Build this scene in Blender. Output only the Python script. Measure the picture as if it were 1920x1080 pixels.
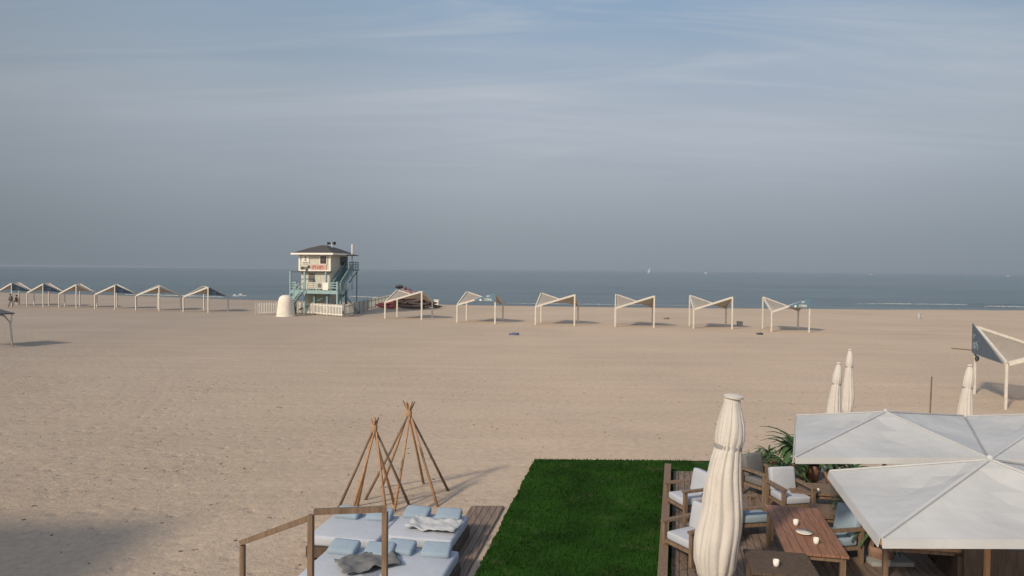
import bpy, bmesh, math, random
from mathutils import Vector, Matrix, noise
random.seed(7)
R = math.radians
sc = bpy.context.scene
for o in list(bpy.data.objects): bpy.data.objects.remove(o)
COL = sc.collection

# ------------------------------------------------------------------ camera
H = 5.3
HFOV = R(72); FPX = 960/math.tan(HFOV/2)
PITCH = math.atan(33/FPX); ROLL = 0.0094
fw = Vector((0, math.cos(PITCH), -math.sin(PITCH)))
r0 = Vector((1, 0, 0)); u0 = r0.cross(fw)
rt = r0*math.cos(ROLL) + u0*math.sin(ROLL); up = rt.cross(fw)
cd = bpy.data.cameras.new('camera'); cam = bpy.data.objects.new('camera', cd); COL.objects.link(cam)
cd.sensor_width = 36; cd.angle = HFOV; cd.clip_start = .1; cd.clip_end = 40000
M = Matrix((rt, up, -fw)).transposed().to_4x4(); M.translation = Vector((0, 0, H))
cam.matrix_world = M
sc.camera = cam
def ray(px, py): return (fw + rt*((px-960)/FPX) + up*((540-py)/FPX))
def G(px, py, z=0.0):                      # photo pixel -> point on height z
    d = ray(px, py); t = (z-H)/d.z
    return Vector((0, 0, H)) + d*t
def AT(px, py, Y):                          # photo pixel -> point at depth Y
    d = ray(px, py); return Vector((0, 0, H)) + d*(Y/d.y)

# ------------------------------------------------------------------ light
SUN = Vector((-2.5, -3.0, 2.5)).normalized()
SEL = math.asin(SUN.z); SAZ = math.atan2(SUN.x, SUN.y)
ld = bpy.data.lights.new('sun', 'SUN'); ld.energy = 3.1; ld.angle = R(4.5); ld.color = (1, .86, .68)
sun = bpy.data.objects.new('sun', ld); COL.objects.link(sun)
sun.rotation_euler = SUN.to_track_quat('Z', 'Y').to_euler()
sc.view_settings.view_transform = 'Standard'; sc.view_settings.look = 'None'
sc.view_settings.exposure = 0.0; sc.view_settings.gamma = 1

w = bpy.data.worlds.new('World'); sc.world = w; w.use_nodes = True
nt = w.node_tree; nt.nodes.clear()
def wn(t, **k):
    n = nt.nodes.new(t)
    for a, b in k.items(): setattr(n, a, b)
    return n
def ramp_set(cr, pts, interp='LINEAR'):
    cr.interpolation = interp
    while len(cr.elements) > 1: cr.elements.remove(cr.elements[-1])
    cr.elements[0].position = pts[0][0]; cr.elements[0].color = (*pts[0][1], 1)
    for p, c in pts[1:]:
        e = cr.elements.new(p); e.color = (*c, 1)
L = nt.links.new
out = wn('ShaderNodeOutputWorld'); bg = wn('ShaderNodeBackground'); bg.inputs[1].default_value = .1
L(bg.outputs[0], out.inputs[0])
sky = wn('ShaderNodeTexSky', sky_type='NISHITA', sun_disc=False, sun_elevation=SEL, sun_rotation=SAZ,
         air_density=1.2, dust_density=5.0, ozone_density=1.5, altitude=0)
tc = wn('ShaderNodeTexCoord'); sep = wn('ShaderNodeSeparateXYZ'); L(tc.outputs['Generated'], sep.inputs[0])
def mth(op, a, b=None, c=None, clamp=False):
    n = wn('ShaderNodeMath', operation=op); n.use_clamp = clamp
    for i, v in enumerate((a, b, c)):
        if v is None: continue
        if isinstance(v, (int, float)): n.inputs[i].default_value = v
        else: L(v, n.inputs[i])
    return n.outputs[0]
rz = wn('ShaderNodeValToRGB')
ramp_set(rz.color_ramp, [(0, (.272, .308, .350)), (.05, (.298, .336, .382)), (.12, (.365, .402, .458)), (.20, (.415, .458, .525)),
                         (.28, (.348, .430, .535)), (.36, (.262, .385, .54)), (.6, (.20, .31, .50)), (1, (.16, .26, .46))])
L(sep.outputs[2], rz.inputs[0])
# cirrus: the direction is projected on a high flat layer so that streaks lie in perspective
zz = mth('ADD', mth('MAXIMUM', sep.outputs[2], 0), .12)
px_ = mth('DIVIDE', sep.outputs[0], zz); py_ = mth('DIVIDE', sep.outputs[1], zz)
cmb = wn('ShaderNodeCombineXYZ'); L(px_, cmb.inputs[0]); L(py_, cmb.inputs[1])
mp = wn('ShaderNodeMapping'); mp.inputs['Rotation'].default_value = (0, 0, R(-14)); mp.inputs['Scale'].default_value = (.30, .95, 1)
L(cmb.outputs[0], mp.inputs[0])
ns = wn('ShaderNodeTexNoise'); ns.inputs['Scale'].default_value = 1.1; ns.inputs['Detail'].default_value = 5; ns.inputs['Roughness'].default_value = .5; ns.inputs['Distortion'].default_value = .7
L(mp.outputs[0], ns.inputs['Vector'])
rc = wn('ShaderNodeValToRGB'); ramp_set(rc.color_ramp, [(.36, (0, 0, 0)), (.76, (1, 1, 1))], 'EASE'); L(ns.outputs[0], rc.inputs[0])
# the cirrus thins out toward the horizon haze
zf = wn('ShaderNodeValToRGB'); ramp_set(zf.color_ramp, [(.08, (0, 0, 0)), (.23, (1, 1, 1)), (.30, (1, 1, 1)), (.6, (.4, .4, .4))], 'EASE'); L(sep.outputs[2], zf.inputs[0])
cf = mth('MULTIPLY', mth('MULTIPLY', rc.outputs[0], zf.outputs[0]), .6)
mpb = wn('ShaderNodeMapping'); mpb.inputs['Rotation'].default_value = (0, 0, R(10)); mpb.inputs['Scale'].default_value = (.5, 2.6, 1); mpb.inputs['Location'].default_value = (5.1, 4.2, 0)
L(cmb.outputs[0], mpb.inputs[0])
nsb = wn('ShaderNodeTexNoise'); nsb.inputs['Scale'].default_value = 1.3; nsb.inputs['Detail'].default_value = 8; nsb.inputs['Roughness'].default_value = .6; nsb.inputs['Distortion'].default_value = 1.1
L(mpb.outputs[0], nsb.inputs['Vector'])
rcb = wn('ShaderNodeValToRGB'); ramp_set(rcb.color_ramp, [(.42, (0, 0, 0)), (.78, (1, 1, 1))], 'EASE'); L(nsb.outputs[0], rcb.inputs[0])
cf = mth('ADD', cf, mth('MULTIPLY', mth('MULTIPLY', rcb.outputs[0], zf.outputs[0]), .6), None, True)
mx = wn('ShaderNodeMixRGB'); L(cf, mx.inputs[0]); L(rz.outputs[0], mx.inputs[1]); mx.inputs[2].default_value = (.49, .53, .585, 1)
# sky colour darker toward the left, slightly darker toward the right
az = mth('ARCTAN2', sep.outputs[0], sep.outputs[1])
ra = wn('ShaderNodeValToRGB'); ramp_set(ra.color_ramp, [(0, (.9, .9, .9)), (.38, (.70, .72, .72)), (.44, (.86, .88, .88)), (.50, (1, 1, 1)), (.56, (.98, .99, 1)), (.61, (.90, .93, .94)), (.7, (.9, .92, .94)), (1, (.9, .9, .9))], 'EASE')
L(mth('ADD', mth('MULTIPLY', az, 1/(2*math.pi)), .5), ra.inputs[0])
ma = wn('ShaderNodeMixRGB', blend_type='MULTIPLY'); ma.inputs[0].default_value = 1; L(mx.outputs[0], ma.inputs[1]); L(ra.outputs[0], ma.inputs[2])
sc10 = wn('ShaderNodeVectorMath', operation='SCALE'); sc10.inputs['Scale'].default_value = 10; L(ma.outputs[0], sc10.inputs[0])
# wide pale glow of the hazy air round the sun
dt = wn('ShaderNodeVectorMath', operation='DOT_PRODUCT'); L(tc.outputs['Generated'], dt.inputs[0]); dt.inputs[1].default_value = SUN
gl = mth('MULTIPLY', mth('POWER', mth('MAXIMUM', dt.outputs['Value'], 0), 3.0), 8.5)
glc = wn('ShaderNodeVectorMath', operation='SCALE'); glc.inputs[0].default_value = (1, .9, .78); L(gl, glc.inputs['Scale'])
ad = wn('ShaderNodeVectorMath', operation='ADD'); L(sc10.outputs[0], ad.inputs[0]); L(glc.outputs[0], ad.inputs[1])
fin = wn('ShaderNodeMixRGB'); fin.inputs[0].default_value = .92; L(sky.outputs[0], fin.inputs[1]); L(ad.outputs[0], fin.inputs[2])
L(fin.outputs[0], bg.inputs[0])

# ------------------------------------------------------------------ materials
def mat(name, col, rough=.7, var=.12, scale=6, metal=0, bump=0, bscale=30, spec=.3, trans=0, holes=0, coord='Object', stretch=(1, 1, 1)):
    m = bpy.data.materials.new(name); m.use_nodes = True; t = m.node_tree; b = t.nodes['Principled BSDF']
    b.inputs['Roughness'].default_value = rough; b.inputs['Metallic'].default_value = metal
    b.inputs['Specular IOR Level'].default_value = spec
    co = t.nodes.new('ShaderNodeTexCoord'); mpn = t.nodes.new('ShaderNodeMapping'); mpn.inputs['Scale'].default_value = stretch
    t.links.new(co.outputs[coord], mpn.inputs[0])
    n = t.nodes.new('ShaderNodeTexNoise'); n.inputs['Scale'].default_value = scale; n.inputs['Detail'].default_value = 6
    t.links.new(mpn.outputs[0], n.inputs['Vector'])
    rr = t.nodes.new('ShaderNodeValToRGB')
    ramp_set(rr.color_ramp, [(.3, tuple(c*(1-var) for c in col)), (.7, tuple(min(1, c*(1+var)) for c in col))])
    t.links.new(n.outputs[0], rr.inputs[0]); t.links.new(rr.outputs[0], b.inputs['Base Color'])
    if bump:
        n2 = t.nodes.new('ShaderNodeTexNoise'); n2.inputs['Scale'].default_value = bscale; n2.inputs['Detail'].default_value = 5
        t.links.new(mpn.outputs[0], n2.inputs['Vector'])
        bp = t.nodes.new('ShaderNodeBump'); bp.inputs['Strength'].default_value = bump; bp.inputs['Distance'].default_value = .02
        t.links.new(n2.outputs[0], bp.inputs['Height']); t.links.new(bp.outputs[0], b.inputs['Normal'])
    if trans:
        o = t.nodes['Material Output']; tr = t.nodes.new('ShaderNodeBsdfTranslucent'); ms = t.nodes.new('ShaderNodeMixShader')
        t.links.new(rr.outputs[0], tr.inputs[0]); ms.inputs[0].default_value = trans
        t.links.new(b.outputs[0], ms.inputs[1]); t.links.new(tr.outputs[0], ms.inputs[2]); t.links.new(ms.outputs[0], o.inputs[0])
    if holes:
        o = t.nodes['Material Output']; src = o.inputs[0].links[0].from_socket; tp = t.nodes.new('ShaderNodeBsdfTransparent'); m2 = t.nodes.new('ShaderNodeMixShader')
        m2.inputs[0].default_value = holes; t.links.new(src, m2.inputs[1]); t.links.new(tp.outputs[0], m2.inputs[2]); t.links.new(m2.outputs[0], o.inputs[0])
    return m
P = dict(
    post=mat('painted_steel', (.59, .54, .47), .55, .1, 8),
    cloth=mat('shade_net', (.50, .445, .37), .9, .14, 5, bump=.3, bscale=60, trans=.25, holes=.1),
    banner=mat('blue_banner', (.115, .20, .27), .7, .1, 5, trans=.1),
    bannerd=mat('slate_banner', (.125, .16, .20), .7, .1, 5, trans=.1),
    white=mat('white_paint', (.80, .75, .66), .55, .08, 4),
    offwhite=mat('cream_paint', (.54, .52, .44), .65, .1, 3, bump=.2, bscale=20),
    teal=mat('teal_paint', (.275, .385, .385), .6, .16, 4),
    teald=mat('teal_boards', (.16, .25, .26), .65, .16, 4),
    roof=mat('roof_shingles', (.075, .07, .066), .85, .3, 9, bump=.5, bscale=25, stretch=(1, 1, 6)),
    glass=mat('dark_window', (.05, .04, .045), .15, .2, 3, spec=.5),
    dark=mat('dark_metal', (.05, .055, .065), .5, .2, 8),
    grey=mat('grey_roof_sheet', (.12, .12, .12), .7, .15, 4, bump=.2),
    canvas=mat('white_canvas', (.575, .575, .565), .9, .09, 1.1, bump=.8, bscale=3.2, trans=.18),
    parasol=mat('ecru_canvas', (.65, .60, .54), .9, .07, 3, bump=.35, bscale=18, trans=.12),
    wood=mat('timber', (.20, .135, .09), .75, .3, 3, bump=.4, bscale=20, stretch=(8, 8, 1)),
    woodl=mat('peeled_pole', (.40, .23, .125), .7, .25, 3, bump=.3, bscale=20, stretch=(8, 8, 1)),
    woodd=mat('dark_timber', (.10, .07, .05), .7, .3, 3, bump=.4, bscale=20, stretch=(8, 8, 1)),
    deck=mat('weathered_deck', (.20, .145, .11), .8, .3, 2.2, bump=.4, bscale=14, stretch=(6, .6, 1)),
    terra=mat('rust_table', (.27, .135, .085), .6, .25, 3, bump=.2, bscale=20, stretch=(1, 8, 1)),
    cush=mat('white_cushion', (.44, .46, .50), .95, .06, 2, bump=.4, bscale=8),
    cushb=mat('pale_blue_cushion', (.28, .35, .41), .95, .08, 2, bump=.4, bscale=8),
    cushg=mat('grey_cushion', (.16, .155, .15), .95, .12, 2, bump=.4, bscale=8),
    tank=mat('white_render', (.74, .67, .57), .8, .08, 2, bump=.25, bscale=8),
    red=mat('red_plastic', (.38, .09, .08), .5, .2, 3),
    pink=mat('faded_pink_plastic', (.36, .22, .215), .55, .2, 3),
    brown=mat('dark_brown_plastic', (.085, .06, .055), .6, .3, 3),
    hullw=mat('white_hull', (.5, .53, .55), .4, .05, 3),  # white dimmed so the boats carry haze in their colour
    leaf=mat('plant_leaf', (.055, .105, .035), .6, .4, 4),
    clay=mat('clay_pot', (.28, .17, .12), .8, .2, 4),
    skin=mat('skin', (.32, .19, .13), .6, .1, 4),
    clothd=mat('dark_cloth', (.045, .045, .05), .9, .2, 4),
    clothg=mat('grey_cloth', (.30, .28, .27), .9, .2, 4),
    blue=mat('blue_towel', (.10, .12, .22), .9, .3, 14),
    redl=mat('red_lettering', (.50, .11, .09), .7, .05, 4),
    greyl=mat('dark_lettering', (.08, .075, .07), .7, .1, 4),
    concrete=mat('grey_plaster', (.33, .33, .32), .85, .15, 1, bump=.2),
)

# ------------------------------------------------------------------ mesh helpers
class MB:
    def __init__(s): s.b = bmesh.new()
    def hexa(s, pts):                       # 8 corners, bottom 0-3, top 4-7
        v = [s.b.verts.new(p) for p in pts]
        for f in ((3, 2, 1, 0), (4, 5, 6, 7), (0, 1, 5, 4), (1, 2, 6, 5), (2, 3, 7, 6), (3, 0, 4, 7)): s.b.faces.new([v[i] for i in f])
        return s
    def box(s, c, d, rz=0, tilt=0, tw=0):
        x, y, z = (k/2 for k in d)
        m = Matrix.Rotation(rz, 4, 'Z') @ Matrix.Rotation(tilt, 4, 'X') @ Matrix.Rotation(tw, 4, 'Y')
        pts = [Vector(c) + m @ Vector(p) for p in ((-x, -y, -z), (x, -y, -z), (x, y, -z), (-x, y, -z), (-x, -y, z), (x, -y, z), (x, y, z), (-x, y, z))]
        return s.hexa(pts)
    def bar(s, a, b, wd, ht=None, ref=Vector((0, 0, 1))):
        a = Vector(a); b = Vector(b); ht = ht or wd; d = (b-a).normalized()
        if abs(d.dot(ref)) > .98: ref = Vector((0, 1, 0))
        sx = d.cross(ref).normalized()*wd/2; sz = sx.cross(d).normalized()*ht/2
        return s.hexa([a-sx-sz, a+sx-sz, b+sx-sz, b-sx-sz, a-sx+sz, a+sx+sz, b+sx+sz, b-sx+sz])
    def tube(s, pts, rad, n=8):
        pts = [Vector(p) for p in pts]
        if not isinstance(rad, (list, tuple)): rad = [rad]*len(pts)
        rings = []
        for i, p in enumerate(pts):
            d = (pts[min(i+1, len(pts)-1)] - pts[max(i-1, 0)]).normalized()
            a = d.orthogonal().normalized() if abs(d.z) < .9 else Vector((1, 0, 0)); a = (a - d*a.dot(d)).normalized()
            if abs(d.z) < .9: a = d.cross(Vector((0, 0, 1))).normalized()
            b2 = d.cross(a)
            rings.append([s.b.verts.new(p + (a*math.cos(k*math.tau/n) + b2*math.sin(k*math.tau/n))*rad[i]) for k in range(n)])
        for r1, r2 in zip(rings, rings[1:]):
            for k in range(n): s.b.faces.new((r1[k], r1[(k+1) % n], r2[(k+1) % n], r2[k]))
        s.b.faces.new(rings[0][::-1]); s.b.faces.new(rings[-1])
        return s
    def lathe(s, prof, n=24, pleat=0, pn=8, c=(0, 0, 0), jitter=0, bend=None):
        rings = []
        for r, z in prof:
            ring = []
            for k in range(n):
                a = k*math.tau/n
                an = noise.noise(Vector((math.cos(a)*1.3, math.sin(a)*1.3, z*.6+5)))
                fold = abs(math.sin(pn*(a + .35*an) + z*.25))**.7*2-1 if pleat else 0
                rr = r*(1 + pleat*fold*min(1, r*6)*(1+1.2*an) + jitter*noise.noise(Vector((math.cos(a)*2, math.sin(a)*2, z*2.3))))
                if pleat: z_ = z - (.05*abs(fold)*(1 if z < prof[2][1] else 0))
                bx, by = bend(z) if bend else (0, 0)
                ring.append(s.b.verts.new((c[0]+rr*math.cos(a)+bx, c[1]+rr*math.sin(a)+by, c[2]+(z_ if pleat else z))))
            rings.append(ring)
        for r1, r2 in zip(rings, rings[1:]):
            for k in range(n): s.b.faces.new((r1[k], r1[(k+1) % n], r2[(k+1) % n], r2[k]))
        s.b.faces.new(rings[0][::-1]); s.b.faces.new(rings[-1])
        return s
    def sheet(s, f, nu, nv, th=.02):        # f(u,v)->Vector, closed thin sheet
        top = [[s.b.verts.new(f(i/nu, j/nv)) for j in range(nv+1)] for i in range(nu+1)]
        bot = [[s.b.verts.new(v.co - Vector((0, 0, th))) for v in row] for row in top]
        for i in range(nu):
            for j in range(nv):
                s.b.faces.new((top[i][j], top[i+1][j], top[i+1][j+1], top[i][j+1]))
                s.b.faces.new((bot[i][j+1], bot[i+1][j+1], bot[i+1][j], bot[i][j]))
        for i in range(nu):
            s.b.faces.new((top[i+1][0], top[i][0], bot[i][0], bot[i+1][0])); s.b.faces.new((top[i][nv], top[i+1][nv], bot[i+1][nv], bot[i][nv]))
        for j in range(nv):
            s.b.faces.new((top[0][j], top[0][j+1], bot[0][j+1], bot[0][j])); s.b.faces.new((top[nu][j+1], top[nu][j], bot[nu][j], bot[nu][j+1]))
        return s
    def plate(s, poly, nrm, th):            # flat polygon given thickness
        nrm = Vector(nrm).normalized()*th/2
        a = [s.b.verts.new(Vector(p)-nrm) for p in poly]; b2 = [s.b.verts.new(Vector(p)+nrm) for p in poly]
        s.b.faces.new(a[::-1]); s.b.faces.new(b2); n = len(poly)
        for k in range(n): s.b.faces.new((a[k], a[(k+1) % n], b2[(k+1) % n], b2[k]))
        return s
    def ball(s, c, r, sq=(1, 1, 1), sub=2, amp=0):
        m = bmesh.ops.create_icosphere(s.b, subdivisions=sub, radius=1)
        for v in m['verts']:
            k = 1 + amp*noise.noise(v.co*1.7 + Vector(c))
            v.co = Vector((v.co.x*sq[0]*r*k, v.co.y*sq[1]*r*k, v.co.z*sq[2]*r*k)) + Vector(c)
        return s
    def build(s, name, m, parent=None, smooth=False, bevel=0, loc=None):
        bmesh.ops.recalc_face_normals(s.b, faces=s.b.faces)
        if bevel: bmesh.ops.bevel(s.b, geom=list(s.b.edges), offset=bevel, segments=2, affect='EDGES', profile=.6)
        me = bpy.data.meshes.new(name); s.b.to_mesh(me); s.b.free()
        me.materials.append(P[m] if isinstance(m, str) else m)
        if smooth:
            for p in me.polygons: p.use_smooth = True
        o = bpy.data.objects.new(name, me); COL.objects.link(o); o.parent = parent
        if loc: o.location = loc
        return o
def tag(o, label=None, cat=None, group=None, kind=None):
    for k, v in (('label', label), ('category', cat), ('group', group), ('kind', kind)):
        if v: o[k] = v
    return o
def thing(name, label, cat, loc=(0, 0, 0), rz=0, group=None, rot=None):
    o = bpy.data.objects.new(name, None); COL.objects.link(o); o.location = loc; o.rotation_euler = rot or (0, 0, rz)
    o.empty_display_size = .2
    return tag(o, label, cat, group)
def dup(o, parent=None):
    c = o.copy(); COL.objects.link(c); c.parent = parent
    for ch in list(o.children): dup(ch, c)
    return c
def place(proto, used, loc, rz, label, rot=None, group=None):
    o = dup(proto) if used else proto
    o.location = loc; o.rotation_euler = rot or (0, 0, rz); o['label'] = label
    if group: o['group'] = group
    return o
def attr(o, name, vals):
    a = o.data.attributes.new(name, 'FLOAT', 'POINT'); a.data.foreach_set('value', vals)

# ------------------------------------------------------------------ shore line, sand and sea
shore_px = [(-900, 540), (-300, 543), (0, 546), (100, 548), (240, 552), (420, 558), (620, 563), (820, 568), (1000, 571), (1160, 573), (1400, 575), (1650, 577), (1920, 579), (2300, 583), (3000, 590)]
SH = [G(x, y) for x, y in shore_px]; SH.sort(key=lambda v: v.x)
def shoreY(X):
    if X <= SH[0].x: return SH[0].y + (SH[0].x-X)*.2
    for a, b in zip(SH, SH[1:]):
        if X <= b.x: t = (X-a.x)/(b.x-a.x); return a.y + (b.y-a.y)*t
    return SH[-1].y
SEA = -.22
def sandz(X, Y):
    d = shoreY(X) + 1.2*noise.noise(Vector((X*.05, 3, 0))) - Y
    z = .035*noise.noise(Vector((X*.22, Y*.22, 0))) + .02*noise.noise(Vector((X*.7, Y*.7, 5)))
    k = max(0, min(1, (Y-2)/6)); z *= k
    if d < 9: z += -.22*((9-d)/9)**1.5 if d > 0 else -.22 + max(-1.3, d*.05)
    return z, d
b = bmesh.new(); rows = []; wet = []
ys = [-30, -10, 0, 4]; y = 5.5
while y < 260: ys.append(y); y += max(.28, y*.014)
nx = 260
for Y in ys:
    half = max(30, (abs(Y)+12)*1.25); row = []
    for i in range(nx+1):
        u = i/nx*2-1; X = half*u
        z, d = sandz(X, Y)
        row.append(b.verts.new((X, Y, z))); wet.append(max(0, min(1, 1-(d-.5)/6)))
    rows.append(row)
for r1, r2 in zip(rows, rows[1:]):
    for i in range(nx): b.faces.new((r1[i], r1[i+1], r2[i+1], r2[i]))
me = bpy.data.meshes.new('sand_beach'); b.to_mesh(me); b.free()
for p in me.polygons: p.use_smooth = True
sand = bpy.data.objects.new('sand_beach', me); COL.objects.link(sand); tag(sand, kind='structure'); attr(sand, 'wet', wet)
m = bpy.data.materials.new('sand'); m.use_nodes = True; t = m.node_tree; bs = t.nodes['Principled BSDF']; me.materials.append(m)
def N(t, ty, **k):
    n = t.nodes.new(ty)
    for a, v in k.items():
        if a in n.inputs: n.inputs[a].default_value = v
        else: setattr(n, a, v)
    return n
bs.inputs['Roughness'].default_value = .95; bs.inputs['Specular IOR Level'].default_value = .15
co = N(t, 'ShaderNodeTexCoord'); TL = t.links.new
n1 = N(t, 'ShaderNodeTexNoise', Scale=.09, Detail=6, Roughness=.6); TL(co.outputs['Object'], n1.inputs['Vector'])
r1 = N(t, 'ShaderNodeValToRGB'); ramp_set(r1.color_ramp, [(.3, (.475, .367, .27)), (.55, (.525, .408, .30)), (.75, (.56, .435, .323))]); TL(n1.outputs[0], r1.inputs[0])
n2 = N(t, 'ShaderNodeTexNoise', Scale=5.0, Detail=5, Roughness=.65); TL(co.outputs['Object'], n2.inputs['Vector'])
r2 = N(t, 'ShaderNodeValToRGB'); ramp_set(r2.color_ramp, [(.32, (.86, .86, .87)), (.68, (1.08, 1.08, 1.07))]); TL(n2.outputs[0], r2.inputs[0])
mm = N(t, 'ShaderNodeMixRGB', blend_type='MULTIPLY'); mm.inputs[0].default_value = 1; TL(r1.outputs[0], mm.inputs[1]); TL(r2.outputs[0], mm.inputs[2])
# raked / driven streaks lying along the beach
mps = N(t, 'ShaderNodeMapping'); mps.inputs['Scale'].default_value = (.06, .9, 1); mps.inputs['Rotation'].default_value = (0, 0, R(6)); TL(co.outputs['Object'], mps.inputs[0])
n3 = N(t, 'ShaderNodeTexNoise', Scale=1.0, Detail=5, Distortion=.5); TL(mps.outputs[0], n3.inputs['Vector'])
r3 = N(t, 'ShaderNodeValToRGB'); ramp_set(r3.color_ramp, [(.3, (.95, .945, .94)), (.68, (1.03, 1.03, 1.03))]); TL(n3.outputs[0], r3.inputs[0])
mm2 = N(t, 'ShaderNodeMixRGB', blend_type='MULTIPLY'); mm2.inputs[0].default_value = 1; TL(mm.outputs[0], mm2.inputs[1]); TL(r3.outputs[0], mm2.inputs[2])
# lens vignette painted into the sand colour, darker toward the left
spx = N(t, 'ShaderNodeSeparateXYZ'); TL(co.outputs['Object'], spx.inputs[0])
def tm(op, a, b_=None, clamp=False):
    n = t.nodes.new('ShaderNodeMath'); n.operation = op; n.use_clamp = clamp
    for i, v in enumerate((a, b_)):
        if v is None: continue
        if isinstance(v, (int, float)): n.inputs[i].default_value = v
        else: TL(v, n.inputs[i])
    return n.outputs[0]
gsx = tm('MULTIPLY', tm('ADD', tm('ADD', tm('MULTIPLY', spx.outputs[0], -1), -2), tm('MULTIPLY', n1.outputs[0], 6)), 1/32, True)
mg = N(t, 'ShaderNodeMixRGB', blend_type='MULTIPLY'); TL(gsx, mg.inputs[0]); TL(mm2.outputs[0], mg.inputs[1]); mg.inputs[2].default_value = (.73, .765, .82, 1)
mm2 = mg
# faint wheel tracks: pairs of shallow curved grooves
trk = None
for (cx, cy, rr_) in ((-60, 12, 47), (-60, 12, 48.6), (-2, 96, 58), (-2, 96, 59.7), (30, 130, 98), (30, 130, 99.7), (-40, -20, 63), (-40, -20, 64.6)):
    dxn = tm('ADD', spx.outputs[0], -cx); dyn = tm('ADD', spx.outputs[1], -cy)
    dn = tm('SQRT', tm('ADD', tm('MULTIPLY', dxn, dxn), tm('MULTIPLY', dyn, dyn)))
    g1 = tm('SUBTRACT', 1, tm('MULTIPLY', tm('ABSOLUTE', tm('ADD', dn, -rr_)), 5.5), True)
    trk = g1 if trk is None else tm('MAXIMUM', trk, g1)
trk = tm('MULTIPLY', trk, tm('ADD', tm('MULTIPLY', n1.outputs[0], 2.6), -.75, True))
wa = N(t, 'ShaderNodeAttribute', attribute_name='wet')
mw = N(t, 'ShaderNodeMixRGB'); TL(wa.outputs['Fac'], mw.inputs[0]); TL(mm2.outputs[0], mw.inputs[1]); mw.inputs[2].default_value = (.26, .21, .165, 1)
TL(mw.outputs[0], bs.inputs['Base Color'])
# trodden sand: footprints thick on the left and near, smooth raked sand further right
sp = N(t, 'ShaderNodeSeparateXYZ'); TL(co.outputs['Object'], sp.inputs[0])
nm = N(t, 'ShaderNodeTexNoise', Scale=.12, Detail=4); TL(co.outputs['Object'], nm.inputs['Vector'])
def tm(op, a, b_=None, clamp=False):
    n = t.nodes.new('ShaderNodeMath'); n.operation = op; n.use_clamp = clamp
    for i, v in enumerate((a, b_)):
        if v is None: continue
        if isinstance(v, (int, float)): n.inputs[i].default_value = v
        else: TL(v, n.inputs[i])
    return n.outputs[0]
q = tm('ADD', tm('MULTIPLY', sp.outputs[0], -.035), tm('MULTIPLY', sp.outputs[1], -.035))
q = tm('ADD', q, tm('MULTIPLY', nm.outputs[0], 1.6))
mask = tm('MULTIPLY', tm('ADD', q, .05), 1.0, True)
mask = tm('ADD', tm('MULTIPLY', mask, 1.6), .12)
vo = N(t, 'ShaderNodeTexVoronoi', Scale=2.6, Randomness=1.0); nwv = N(t, 'ShaderNodeTexNoise', Scale=3.5, Detail=3)
TL(co.outputs['Object'], nwv.inputs['Vector']); mv = N(t, 'ShaderNodeMixRGB'); mv.inputs[0].default_value = .25; TL(co.outputs['Object'], mv.inputs[1]); TL(nwv.outputs['Color'], mv.inputs[2])
TL(mv.outputs[0], vo.inputs['Vector'])
rv = N(t, 'ShaderNodeValToRGB'); ramp_set(rv.color_ramp, [(.0, (0, 0, 0)), (.32, (.8, .8, .8)), (.55, (1, 1, 1))], 'EASE'); TL(vo.outputs['Distance'], rv.inputs[0])
nf = N(t, 'ShaderNodeTexNoise', Scale=9.0, Detail=6, Roughness=.7); TL(co.outputs['Object'], nf.inputs['Vector'])
hh = tm('ADD', tm('MULTIPLY', rv.outputs[0], .6), tm('MULTIPLY', nf.outputs[0], .55))
hh = tm('MULTIPLY', hh, mask)
hh = tm('ADD', hh, tm('MULTIPLY', n3.outputs[0], .2))
hh = tm('SUBTRACT', hh, tm('MULTIPLY', trk, .13))
bp = N(t, 'ShaderNodeBump', Strength=.8, Distance=.09); TL(hh, bp.inputs['Height']); TL(bp.outputs[0], bs.inputs['Normal'])

# sea
b = bmesh.new(); rows = []; ss = []; s_ = -14.0
while s_ < 220: ss.append(s_); s_ += max(.45, (s_+60)*.007)
while s_ < 10500: ss.append(s_); s_ *= 1.16
ss.append(10500)
nxs = 180
for s_ in ss:
    row = []
    for i in range(nxs+1):
        u = i/nxs*2-1; half = (150 + s_)*1.35
        X = half*u; Ys = shoreY(max(-260, min(260, X))) if s_ < 400 else 140
        if 220 < s_ < 400: Ys = Ys*(400-s_)/180 + 140*(1-(400-s_)/180)
        Y = Ys + s_
        z = SEA
        if s_ > 0 and s_ < 400:
            k = min(1, s_/12)*(1-s_/400)
            z += k*(.13*math.sin(s_*.62 + 2.4*noise.noise(Vector((X*.02, s_*.01, 1)))*3) * (.4+.9*max(0, noise.noise(Vector((X*.018, s_*.05, 9)))+.4)) + .07*noise.noise(Vector((X*.12, Y*.35, 2))))
        row.append(b.verts.new((X, Y, z)))
    rows.append(row)
for ra_, rb_ in zip(rows, rows[1:]):
    for i in range(nxs): b.faces.new((ra_[i], ra_[i+1], rb_[i+1], rb_[i]))
me = bpy.data.meshes.new('sea_water'); b.to_mesh(me); b.free()
for p in me.polygons: p.use_smooth = True
sea = bpy.data.objects.new('sea_water', me); COL.objects.link(sea); tag(sea, kind='structure')
m = bpy.data.materials.new('sea'); m.use_nodes = True; t = m.node_tree; bs = t.nodes['Principled BSDF']; me.materials.append(m)
co = N(t, 'ShaderNodeTexCoord'); TL = t.links.new
bs.inputs['Roughness'].default_value = .22; bs.inputs['IOR'].default_value = 1.33
mp1 = N(t, 'ShaderNodeMapping'); mp1.inputs['Scale'].default_value = (.012, .05, 1); TL(co.outputs['Object'], mp1.inputs[0])
a1 = N(t, 'ShaderNodeTexNoise', Scale=1.0, Detail=6, Roughness=.6); TL(mp1.outputs[0], a1.inputs['Vector'])
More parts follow.
